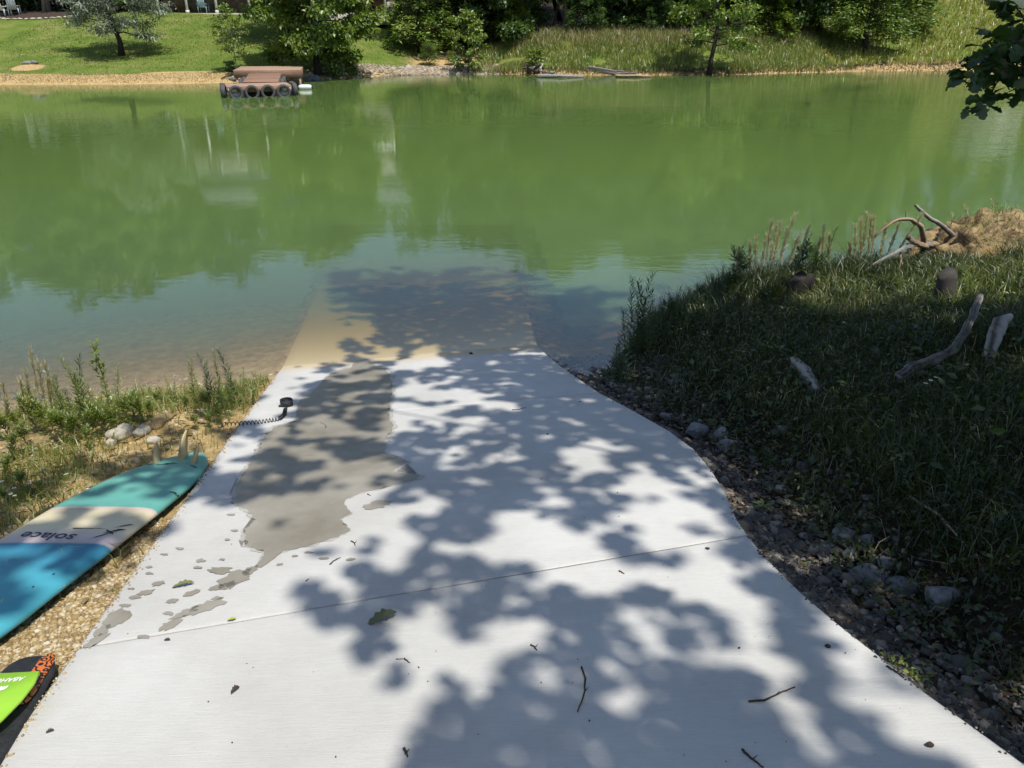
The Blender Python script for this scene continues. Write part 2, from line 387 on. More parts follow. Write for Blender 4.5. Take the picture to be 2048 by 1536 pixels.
# ================================================================== THE SETTING
def ground_material():
    m, nt, b = newmat('ground_mat')
    at = nt.nodes.new('ShaderNodeAttribute'); at.attribute_name = 'zone'
    sep = nt.nodes.new('ShaderNodeSeparateColor'); nt.links.new(at.outputs['Color'], sep.inputs[0])
    vec = coords(nt, 'Object')
    def tex(stops, sc, det=6):
        n = noise_node(nt, sc, det, 0.65, vec); r = ramp_node(nt, stops); nt.links.new(n.outputs['Fac'], r.inputs['Fac']); return r.outputs['Color']
    base = tex([(0.3, (.045,.032,.020)), (0.55, (.085,.055,.030)), (0.75, (.03,.035,.012))], 2.2)
    lawn = tex([(0.28, (.075,.125,.016)), (0.48, (.115,.165,.028)), (0.7, (.22,.22,.07))], .55, 12)
    sand = tex([(0.28, (.26,.175,.075)), (0.5, (.44,.31,.14)), (0.72, (.58,.46,.27))], 9, 8)
    litter = tex([(0.3, (.014,.011,.008)), (0.5, (.032,.023,.016)), (0.7, (.07,.05,.035))], 14, 8)
    brk = noise_node(nt, 3.5, 5, 0.7, vec)
    def mix(a, bcol, w):
        # weight sharpened against a noise so the edges between ground types break up
        ma = nt.nodes.new('ShaderNodeMath'); ma.operation = 'MULTIPLY_ADD'; ma.inputs[1].default_value = 0.9; ma.inputs[2].default_value = -0.45
        nt.links.new(brk.outputs['Fac'], ma.inputs[0])
        ad = nt.nodes.new('ShaderNodeMath'); ad.operation = 'ADD'; nt.links.new(w, ad.inputs[0]); nt.links.new(ma.outputs[0], ad.inputs[1])
        mr = nt.nodes.new('ShaderNodeMapRange'); mr.inputs['From Min'].default_value = 0.35; mr.inputs['From Max'].default_value = 0.65
        nt.links.new(ad.outputs[0], mr.inputs['Value'])
        mx = nt.nodes.new('ShaderNodeMixRGB'); nt.links.new(mr.outputs[0], mx.inputs['Fac']); nt.links.new(a, mx.inputs['Color1']); nt.links.new(bcol, mx.inputs['Color2'])
        return mx.outputs[0]
    c = mix(base, sand, sep.outputs[1]); c = mix(c, lawn, sep.outputs[0]); c = mix(c, litter, sep.outputs[2])
    nt.links.new(c, b.inputs['Base Color']); b.inputs['Roughness'].default_value = 0.95; b.inputs['Specular IOR Level'].default_value = 0.15
    n1 = noise_node(nt, 28, 8, 0.7, vec); n2 = noise_node(nt, 3.0, 4, 0.6, vec)
    ad = nt.nodes.new('ShaderNodeMath'); ad.operation = 'MULTIPLY_ADD'; ad.inputs[1].default_value = 2.0
    nt.links.new(n2.outputs['Fac'], ad.inputs[0]); nt.links.new(n1.outputs['Fac'], ad.inputs[2])
    bp = nt.nodes.new('ShaderNodeBump'); bp.inputs['Strength'].default_value = 0.8; bp.inputs['Distance'].default_value = 0.03
    nt.links.new(ad.outputs[0], bp.inputs['Height']); nt.links.new(bp.outputs[0], b.inputs['Normal'])
    return m
def axis(segs):
    out = []
    for a, b, st in segs: out.append(np.arange(a, b, st))
    return np.concatenate(out)
gx = axis([(-900,-120,60),(-120,-46,4),(-46,-6,0.8),(-6,-3.2,0.15),(-3.2,3.2,0.05),(3.2,8,0.12),(8,50,0.8),(50,120,4),(120,960,60)])
gy = axis([(-600,-60,60),(-60,-8,4),(-8,0,0.5),(0,1.0,0.12),(1.0,8.0,0.05),(8.0,12,0.15),(12,34,2),(34,82,0.5),(82,130,4),(130,1260,60)])
GX, GY = np.meshgrid(gx, gy)
GZ = height(GX.ravel(), GY.ravel())
nx, ny = len(gx), len(gy)
ii = (np.arange(ny-1)[:, None]*nx+np.arange(nx-1)[None]).ravel()
gme = mesh_np('ground', np.column_stack([GX.ravel(), GY.ravel(), GZ]), np.stack([ii, ii+1, ii+nx+1, ii+nx], 1))
def zones(x, y, z):
    t = y-far_shore(x); far = y > 25
    nz = vnoise(x, y, 21, 3, 0.25)
    lawnx = 1-sstep(-8.5, -6.0, x+nz)
    R = far*(lawnx*sstep(1.6, 2.6, t+0.7*nz) + (1-lawnx)*sstep(0.4, 1.2, t)*0.75*(1-sstep(9, 13, t)))
    hillw = sstep(22, 29, x)
    R = np.where(far, R*(1-hillw)+hillw*0.7*sstep(.5, 2, t), 0)
    wdt = 1-.72*sstep(-2, 2, x); G = np.where(far, (1-sstep(1.6*wdt, 3.0*wdt, t+0.7*nz))*(.95-.2*sstep(-2, 2, x)) + hillw*0.45, 0)
    cove = np.exp(-((x+5.0)/3.5)**2)*(t > -2)*(1-sstep(8, 12, t)); G = np.maximum(G, far*cove*0.9); R = R*(1-0.7*cove*far)
    B = far*((1-lawnx)*(1-hillw)*sstep(7.5, 10.5, t+nz)*0.95 + sstep(26, 32, t)*lawnx*0.9)
    # worn tan ground beside the house and a bare scrape on the lawn
    hx, hy = -9.6, 62.5
    G = np.where(far, np.maximum(G, 0.95*np.exp(-(((x-hx)/2.6)**2+((y-hy)/3.0)**2))), G)
    sx, sy = PG(55, 135)[:2]
    sc_ = np.exp(-(((x-sx)/1.1)**2+((y-sy)/1.1)**2)**2); R = R*(1-sc_); G = np.maximum(G, sc_)
    near = ~far
    dl = left_x(y)-x; dr = x-right_x(y)
    Gl = near*(dl > -0.3)*(0.55+0.45*(1-sstep(0.5, 1.2, dl)))
    Bl = near*(dl > -0.3)*sstep(0.7, 1.5, dl)*0.34*(z > 0.03)
    Gr = near*(dr > -0.3)*(0.25+0.6*np.exp(-((dr-0.25)/0.3)**2)*(y < 2.6))
    Br = near*(dr > -0.3)*(0.72*np.exp(-((dr-0.45)/0.5)**2)*(y > 1.4)+0.38)
    G = np.where(near, np.maximum(Gl, Gr), G); B = np.where(near, np.maximum(Bl, Br), B)
    under = near & (z < 0); G = np.where(under, 1.0, G); B = np.where(under, 0.0, B); R = np.where(under, 0, R)
    return np.column_stack([R, G, B, np.ones_like(R)])
att = gme.color_attributes.new('zone', 'FLOAT_COLOR', 'POINT')
att.data.foreach_set('color', zones(GX.ravel(), GY.ravel(), GZ).astype(np.float32).ravel())
ground = obj('ground', gme, ground_material(), smooth=True); tag(ground, 'tan and grassy banks around the pond, rising to hills behind', kind='structure')

def water_material():
    m = bpy.data.materials.new('pond_water'); m.use_nodes = True; nt = m.node_tree
    nt.nodes.remove(nt.nodes['Principled BSDF']); out = nt.nodes['Material Output']
    vec = coords(nt, 'Object', (0.55, 1.5, 1.0))
    n1 = noise_node(nt, 6.0, 3, 0.5, vec, 0.4); n2 = noise_node(nt, 1.1, 2, 0.5, vec)
    big = noise_node(nt, 0.09, 2, 0.5, coords(nt, 'Object', (1, 1.6, 1)))
    mr = nt.nodes.new('ShaderNodeMapRange'); mr.inputs['From Min'].default_value = 0.4; mr.inputs['From Max'].default_value = 0.62
    mr.inputs['To Min'].default_value = 0.22; mr.inputs['To Max'].default_value = 1.0; nt.links.new(big.outputs['Fac'], mr.inputs['Value'])
    # calmer close to the near bank, where the trees shelter it
    geo = nt.nodes.new('ShaderNodeNewGeometry'); sx = nt.nodes.new('ShaderNodeSeparateXYZ'); nt.links.new(geo.outputs['Position'], sx.inputs[0])
    my = nt.nodes.new('ShaderNodeMapRange'); my.inputs['From Min'].default_value = 7; my.inputs['From Max'].default_value = 20
    my.inputs['To Min'].default_value = 0.35; my.inputs['To Max'].default_value = 1.0; nt.links.new(sx.outputs['Y'], my.inputs['Value'])
    mx2 = nt.nodes.new('ShaderNodeMapRange'); mx2.inputs['From Min'].default_value = 3; mx2.inputs['From Max'].default_value = 14
    mx2.inputs['To Min'].default_value = 0.8; mx2.inputs['To Max'].default_value = 1.7; nt.links.new(sx.outputs['X'], mx2.inputs['Value'])
    ad = nt.nodes.new('ShaderNodeMath'); ad.operation = 'MULTIPLY_ADD'; ad.inputs[1].default_value = 2.0
    nt.links.new(n2.outputs['Fac'], ad.inputs[0]); nt.links.new(n1.outputs['Fac'], ad.inputs[2])
    mu = nt.nodes.new('ShaderNodeMath'); mu.operation = 'MULTIPLY'; nt.links.new(mr.outputs[0], mu.inputs[0]); nt.links.new(my.outputs[0], mu.inputs[1])
    mu1 = nt.nodes.new('ShaderNodeMath'); mu1.operation = 'MULTIPLY'; nt.links.new(mu.outputs[0], mu1.inputs[0]); nt.links.new(mx2.outputs[0], mu1.inputs[1])
    mu2 = nt.nodes.new('ShaderNodeMath'); mu2.operation = 'MULTIPLY'; nt.links.new(mu1.outputs[0], mu2.inputs[0]); nt.links.new(ad.outputs[0], mu2.inputs[1])
    bp = nt.nodes.new('ShaderNodeBump'); bp.inputs['Strength'].default_value = 1.0; bp.inputs['Distance'].default_value = WATER_BUMP
    nt.links.new(mu2.outputs[0], bp.inputs['Height'])
    fr = nt.nodes.new('ShaderNodeFresnel'); fr.inputs['IOR'].default_value = 2.6; nt.links.new(bp.outputs[0], fr.inputs['Normal'])
    gl = nt.nodes.new('ShaderNodeBsdfGlossy'); gl.inputs['Roughness'].default_value = 0.012; nt.links.new(bp.outputs[0], gl.inputs['Normal'])
    # silty water: the deeper, the more of the bed is hidden by suspended green silt
    at = nt.nodes.new('ShaderNodeAttribute'); at.attribute_name = 'depth'
    nz = noise_node(nt, 0.6, 3, 0.5, coords(nt, 'Object'))
    tr = nt.nodes.new('ShaderNodeBsdfTransparent'); df = nt.nodes.new('ShaderNodeSubsurfaceScattering'); df.falloff = 'BURLEY'
    pz = nt.nodes.new('ShaderNodeMath'); pz.operation = 'MULTIPLY_ADD'; pz.inputs[1].default_value = 5.0; nt.links.new(nz.outputs['Fac'], pz.inputs[0]); nt.links.new(sx.outputs['Y'], pz.inputs[2])
    pm = nt.nodes.new('ShaderNodeMapRange'); pm.inputs['From Min'].default_value = 10.5; pm.inputs['From Max'].default_value = 20.0; nt.links.new(pz.outputs[0], pm.inputs['Value'])
    r = ramp_node(nt, [(0.0, (.098,.160,.068)), (0.5, (.106,.174,.056)), (1.0, (.112,.184,.048))]); nt.links.new(pm.outputs[0], r.inputs['Fac'])  # near water tinted bluer to stand in for sky reflection
    nt.links.new(r.outputs[0], df.inputs['Color']); df.inputs['Scale'].default_value = 0.34; df.inputs['Radius'].default_value = (1.0, 1.1, 0.9)
    rt = ramp_node(nt, [(0.0, (1,1,.98)), (0.10, (.80,.68,.36)), (0.3, (.6,.52,.2))]); nt.links.new(at.outputs['Fac'], rt.inputs['Fac']); nt.links.new(rt.outputs[0], tr.inputs['Color'])
    ex = nt.nodes.new('ShaderNodeMath'); ex.operation = 'MULTIPLY'; ex.inputs[1].default_value = -4.5; nt.links.new(at.outputs['Fac'], ex.inputs[0])
    ep = nt.nodes.new('ShaderNodeMath'); ep.operation = 'EXPONENT'; nt.links.new(ex.outputs[0], ep.inputs[0])
    mb = nt.nodes.new('ShaderNodeMixShader'); nt.links.new(ep.outputs[0], mb.inputs[0]); nt.links.new(df.outputs[0], mb.inputs[1]); nt.links.new(tr.outputs[0], mb.inputs[2])
    ms = nt.nodes.new('ShaderNodeMixShader'); bk = nt.nodes.new('ShaderNodeMath'); bk.operation = 'SUBTRACT'; bk.inputs[0].default_value = 1.0; nt.links.new(geo.outputs['Backfacing'], bk.inputs[1])
    fb = nt.nodes.new('ShaderNodeMath'); fb.operation = 'MULTIPLY'; nt.links.new(fr.outputs[0], fb.inputs[0]); nt.links.new(bk.outputs[0], fb.inputs[1])
    nt.links.new(fb.outputs[0], ms.inputs[0]); nt.links.new(mb.outputs[0], ms.inputs[1]); nt.links.new(gl.outputs[0], ms.inputs[2])
    nt.links.new(ms.outputs[0], out.inputs['Surface'])
    return m
WATER_BUMP = 0.0036
def ramp_z(x, y):
    z = S(x, y); return np.where(z < 0, z*0.42, z)
wy = gy[(gy > 4) & (gy < 75)]; wx = gx[(gx > -200) & (gx < 200)]
WX, WY = np.meshgrid(wx, wy); wxx, wyy = WX.ravel(), WY.ravel()
wd = -height(wxx, wyy)
on = (wxx > left_x(wyy)) & (wxx < right_x(wyy)) & (wyy < 12)
wd = np.where(on, -ramp_z(wxx, wyy), wd)
iw = (np.arange(len(wy)-1)[:, None]*len(wx)+np.arange(len(wx)-1)[None]).ravel()
wme = mesh_np('water', np.column_stack([wxx, wyy, 0*wxx]), np.stack([iw, iw+1, iw+len(wx)+1, iw+len(wx)], 1))
wat = wme.attributes.new('depth', 'FLOAT', 'POINT'); wat.data.foreach_set('value', np.clip(wd, 0, 3).astype(np.float32))
water = obj('water', wme, water_material()); tag(water, 'murky green pond water mirroring the far trees', kind='structure')

# ------------------------------------------------------------------ the concrete ramp: panels with joints
def concrete_material():
    m, nt, b = newmat('broomed_concrete')
    vec = coords(nt, 'Object', None)
    ang = math.atan2(0.66, 2.4)
    vb = coords(nt, 'Object', (1.6, 55, 20), (0, 0, -ang))
    n1 = noise_node(nt, 1.3, 6, 0.6, vec); n2 = noise_node(nt, 6, 4, 0.6, vb); n3 = noise_node(nt, 140, 3, 0.6, vec); n4 = noise_node(nt, 0.9, 7, 0.68, vec)
    r = ramp_node(nt, [(0.25, (.525,.525,.508)), (0.75, (.60,.597,.58))]); nt.links.new(n1.outputs['Fac'], r.inputs['Fac'])
    r2 = ramp_node(nt, [(0.3, (.93,.93,.92)), (0.7, (1.05,1.05,1.05))]); nt.links.new(n2.outputs['Fac'], r2.inputs['Fac'])
    r3 = ramp_node(nt, [(0.22, (.72,.71,.68)), (0.34, (1,1,1))]); nt.links.new(n3.outputs['Fac'], r3.inputs['Fac'])
    r4 = ramp_node(nt, [(0.3, (.84,.83,.81)), (0.68, (1.06,1.06,1.06))]); nt.links.new(n4.outputs['Fac'], r4.inputs['Fac'])
    c = r.outputs[0]
    for q in (r2, r3, r4):
        mx = nt.nodes.new('ShaderNodeMixRGB'); mx.blend_type = 'MULTIPLY'; mx.inputs['Fac'].default_value = 1
        nt.links.new(c, mx.inputs['Color1']); nt.links.new(q.outputs[0], mx.inputs['Color2']); c = mx.outputs[0]
    # silt on everything that has stood under the waterline
    geo = nt.nodes.new('ShaderNodeNewGeometry'); sx = nt.nodes.new('ShaderNodeSeparateXYZ'); nt.links.new(geo.outputs['Position'], sx.inputs[0])
    nn = noise_node(nt, 3, 4, 0.6, vb)
    a2 = nt.nodes.new('ShaderNodeMath'); a2.operation = 'MULTIPLY_ADD'; a2.inputs[1].default_value = 0.05; nt.links.new(nn.outputs['Fac'], a2.inputs[0]); nt.links.new(sx.outputs['Z'], a2.inputs[2])
    mr = nt.nodes.new('ShaderNodeMapRange'); mr.inputs['From Min'].default_value = 0.085; mr.inputs['From Max'].default_value = 0.015
    nt.links.new(a2.outputs[0], mr.inputs['Value'])
    mx = nt.nodes.new('ShaderNodeMixRGB'); mx.inputs['Color2'].default_value = (.50,.385,.19,1); nt.links.new(mr.outputs[0], mx.inputs['Fac']); nt.links.new(c, mx.inputs['Color1'])
    nt.links.new(mx.outputs[0], b.inputs['Base Color'])
    b.inputs['Roughness'].default_value = 0.88; b.inputs['Specular IOR Level'].default_value = 0.25
    ad = nt.nodes.new('ShaderNodeMath'); ad.operation = 'ADD'; nt.links.new(n2.outputs['Fac'], ad.inputs[0]); nt.links.new(n3.outputs['Fac'], ad.inputs[1])
    bp = nt.nodes.new('ShaderNodeBump'); bp.inputs['Strength'].default_value = 0.5; bp.inputs['Distance'].default_value = 0.003
    nt.links.new(ad.outputs[0], bp.inputs['Height']); nt.links.new(bp.outputs[0], b.inputs['Normal'])
    return m
M['concrete'] = concrete_material()
ramp = empty('boat_ramp', (0, 3.5, S(0, 3.5)-.12)); tag(ramp, 'pale broom-finished concrete ramp sloping into the pond', kind='structure')
def onS(p): return np.array([p[0], p[1], S(p[0], p[1])])
def resample(P, n):
    P = np.asarray(P, float); d = np.concatenate([[0], np.cumsum(np.linalg.norm(np.diff(P, axis=0), axis=1))])
    q = np.linspace(0, d[-1], n); return np.stack([np.interp(q, d, P[:, k]) for k in range(P.shape[1])], 1)
WL, WR = PZ(565, 733)[:2], REDGE[0]
A1, B1 = PS(445, 850)[:2], PS(200, 1295)[:2]
A1 = np.array([left_x(A1[1]), A1[1]]); B1 = np.array([left_x(B1[1]), B1[1]])
iA, iB = 4, 11
def ptl(y): return np.array([left_x(y), y])
UWL = WL+np.array([_ld[0], _ld[1]])*5.0; UWR = WR+np.array([-0.55*0+_ld[0]*0.4, _ld[1]])*5.0
panels = [ (np.array([UWL, WL, A1+(WL-A1)*0.0+0*_ld]), np.array([UWR]+REDGE[:iA+1])),
           (np.array([A1, B1]), np.array(REDGE[iA:iB+1])),
           (np.array([B1, ptl(-1.6)]), np.array(REDGE[iB:])) ]
for k, (Lp, Rp) in enumerate(panels):
    nr = 120 if k == 0 else 60; nc = 26
    Lr = resample(Lp, 400); Rr = resample(Rp, 400)
    g = 0.0045
    Lr = resample(Lr, nr); Rr = resample(Rr, nr)
    d = (Lr[-1]-Lr[0])/np.linalg.norm(Lr[-1]-Lr[0])
    Lr[0] += d*g; Rr[0] += d*g; Lr[-1] -= d*g; Rr[-1] -= d*g
    tt = np.linspace(0, 1, nc)
    # a small rounded arris all round: rows/cols close to the rim drop by a few mm
    tt = np.concatenate([[0, 0.004], tt[1:-1], [0.996, 1]]); nc = len(tt)
    s_ = np.linspace(0, 1, nr); s_ = np.concatenate([[0, 0.003], s_[1:-1], [0.997, 1]])
    L2 = np.stack([np.interp(s_, np.linspace(0,1,nr), Lr[:, q]) for q in (0,1)], 1); R2 = np.stack([np.interp(s_, np.linspace(0,1,nr), Rr[:, q]) for q in (0,1)], 1)
    nr = len(s_)
    P2 = L2[:, None]*(1-tt[None, :, None])+R2[:, None]*tt[None, :, None]
    Zt = ramp_z(P2[..., 0], P2[..., 1]) + 0.002*vnoise(P2[..., 0], P2[..., 1], 31, 2, 1.5)
    Zt[0] -= .001; Zt[-1] -= .001; Zt[:, 0] -= .006; Zt[:, -1] -= .006
    V = np.column_stack([P2[..., 0].ravel(), P2[..., 1].ravel(), Zt.ravel()])
    i0 = (np.arange(nr-1)[:, None]*nc+np.arange(nc-1)[None]).ravel()
    Fq = np.stack([i0, i0+nc, i0+nc+1, i0+1], 1)
    rim = np.concatenate([np.arange(nc), np.arange(1, nr)*nc+nc-1, (nr-1)*nc+np.arange(nc-2, -1, -1), np.arange(nr-2, 0, -1)*nc])
    lo = V[rim].copy(); lo[:, 2] -= 0.115
    n0 = len(V); m_ = len(rim); V = np.concatenate([V, lo])
    j = np.arange(m_); j2 = (j+1) % m_
    skirt = np.stack([rim[j], rim[j2], n0+j2, n0+j], 1)
    V = V-np.array([0, 3.5, S(0, 3.5)-.12])
    o = obj('concrete_panel', mesh_np('concrete_panel', V, [Fq, skirt]), M['concrete'], ramp, smooth=False)
M['joint_shade'] = mat('joint_shade', (.13,.115,.09), (.24,.21,.17), 30, 0.95)  # dark tone of the added strips stands in for shade inside the joints
for (a, b) in ((A1, REDGE[iA]), (B1, REDGE[iB])):
    d = (b-a)/np.linalg.norm(b-a); n_ = np.array([-d[1], d[0]])*0.005
    q = [a+d*.01-n_, b-d*.01-n_, b-d*.01+n_, a+d*.01+n_]
    top = [[p[0], p[1]-3.5, S(p[0], p[1])-.006-(S(0, 3.5)-.12)] for p in q]; bot = [[p[0], p[1], p[2]-.08] for p in top]
    obj('joint_shade_strip', mesh_np('joint_shade_strip', np.array(bot+top), np.array([[0,3,2,1],[4,5,6,7],[0,1,5,4],[1,2,6,5],[2,3,7,6],[3,0,4,7]])), M['joint_shade'], ramp)

# ------------------------------------------------------------------ wet stain left by a dripping board (a film of water lying on the slab)
def wet_material():
    m, nt, b = newmat('wet_concrete')
    vec = coords(nt, 'Object'); n1 = noise_node(nt, 3, 5, 0.6, vec); n3 = noise_node(nt, 140, 3, 0.6, vec)
    r = ramp_node(nt, [(0.3, (.225,.200,.155)), (0.7, (.36,.335,.285))]); nt.links.new(n1.outputs['Fac'], r.inputs['Fac']); nt.links.new(r.outputs[0], b.inputs['Base Color'])
    b.inputs['Roughness'].default_value = 0.36; b.inputs['Specular IOR Level'].default_value = 0.5
    bp = nt.nodes.new('ShaderNodeBump'); bp.inputs['Strength'].default_value = 0.4; bp.inputs['Distance'].default_value = 0.002
    nt.links.new(n3.outputs['Fac'], bp.inputs['Height']); nt.links.new(bp.outputs[0], b.inputs['Normal'])
    return m
M['wet'] = wet_material()
STAIN = [(690,738),(668,745),(650,757),(636,776),(619,790),(606,800),(596,812),(594,833),(590,846),(560,851),(545,858),(529,872),(520,893),(513,911),(497,934),(484,954),(470,986),(474,1009),
         (494,1020),(500,1030),(513,1040),(494,1056),(490,1074),(492,1091),(510,1098),(530,1104),(523,1120),(510,1134),(522,1136),(537,1126),(556,1112),(566,1103),(603,1095),(628,1090),(652,1081),(676,1074),(701,1060),
         (688,1050),(679,1040),(690,1034),(703,1027),(690,1014),(689,1001),(700,995),(720,986),(775,974),(826,960),(842,952),(812,948),(787,943),(800,934),(814,924),(784,914),(763,904),(770,886),(776,872),(787,853),(779,838),(777,822),(781,800),(783,779),(779,748),(766,737),(748,730),(742,722),(720,722),(706,728),(702,736)]
def smooth_poly(P, n_sub, jag, seed):
    """outline points in slab coordinates, subdivided and frayed"""
    rng = np.random.default_rng(seed); W = np.array([PS(u, v)[:2] for u, v in P]); out = []
    n = len(W)
    for i in range(n):
        a, b = W[i], W[(i+1) % n]; L = np.linalg.norm(b-a); k = max(1, int(L/n_sub)); d = (b-a)/(L+1e-9); nn = np.array([-d[1], d[0]])
        for j in range(k):
            f = rng.normal()*jag*(1 if j else 0.6)
            out.append(a+(b-a)*j/k+nn*f)
    return np.array(out)
def film(name, P2, dz):
    c = P2.mean(0)
    bm = bmesh.new()
    vs = [bm.verts.new((p[0], p[1]-3.5, S(p[0], p[1])+dz-(S(0, 3.5)-.12))) for p in P2]
    f = bm.faces.new(vs)
    if f.normal.z < 0: f.normal_flip()
    bmesh.ops.triangulate(bm, faces=[f])
    me = bpy.data.meshes.new(name); bm.to_mesh(me); bm.free(); return me
def damp_material():
    m, nt, b = newmat('damp_concrete'); vec = coords(nt, 'Object'); n1 = noise_node(nt, 18, 6, .7, vec)
    r = ramp_node(nt, [(.35, (.34,.325,.29)), (.65, (.46,.45,.42))]); nt.links.new(n1.outputs['Fac'], r.inputs['Fac']); nt.links.new(r.outputs[0], b.inputs['Base Color']); b.inputs['Roughness'].default_value = .8; return m
M['damp'] = damp_material()
_c = np.array(STAIN, float).mean(0)
_o = [tuple(_c+(np.array(p)-_c)*np.array([1.05, 1.015])) for p in STAIN]
obj('damp_edge', film('damp_edge', smooth_poly(_o, .020, .007, 5), .0025), M['damp'], ramp)
tag(obj('wet_stain', film('wet_stain', smooth_poly(STAIN, 0.017, 0.006, 1), .004), M['wet'], ramp), 'large grey wet patch with ragged edges')
SPL = [(752,1010,30,8,-.2),(470,1158,34,14,-.4),(440,1142,22,7,0),(500,1142,16,7,-.4),(412,1214,42,9,-.35),(372,1226,30,6,-.4),(340,1250,26,7,-.45),(233,1238,30,14,-.5),(205,1262,22,8,-.5),(194,1281,26,7,-.55),
       (290,1275,12,4,0),(318,1168,13,4,-.2),(291,1187,17,5,-.2),(270,1196,10,3,0),(345,1203,14,4,-.2),(436,1176,16,5,-.2),(455,1172,18,6,-.3),(396,1136,9,3,0),(402,1122,9,3,0),(337,1228,10,4,0),(250,1212,12,3,0),(298,1135,7,2,0),(330,1110,8,2,0),(434,1198,12,4,-.2),(384,1187,16,5,-.3),
       (300,1148,8,2,0),(360,1098,8,2,0),(262,1178,7,2,0),(560,1130,7,2,-.1),(590,1113,7,2,-.1),(618,1106,8,2,0),(648,1118,9,2,0),(700,1120,9,3,-.2),(445,1120,6,2,0),(470,1062,8,2,0),(455,1080,6,2,0),(463,1030,9,2,0)]
for i, (u, v, a, b, r_) in enumerate(SPL):
    rng = np.random.default_rng(50+i); n = 22 if a > 12 else 12
    th = np.linspace(0, 2*np.pi, n, endpoint=False); rr = 1+rng.normal(0, .16, n)
    P = [(u+rr[k]*(a*math.cos(t)*math.cos(r_)-b*math.sin(t)*math.sin(r_)), v+rr[k]*(a*math.cos(t)*math.sin(r_)+b*math.sin(t)*math.cos(r_))) for k, t in enumerate(th)]
    P2 = smooth_poly(P, 0.012, 0.003, i)
    obj('wet_spot', film('wet_spot', P2, .004), M['wet'], ramp)

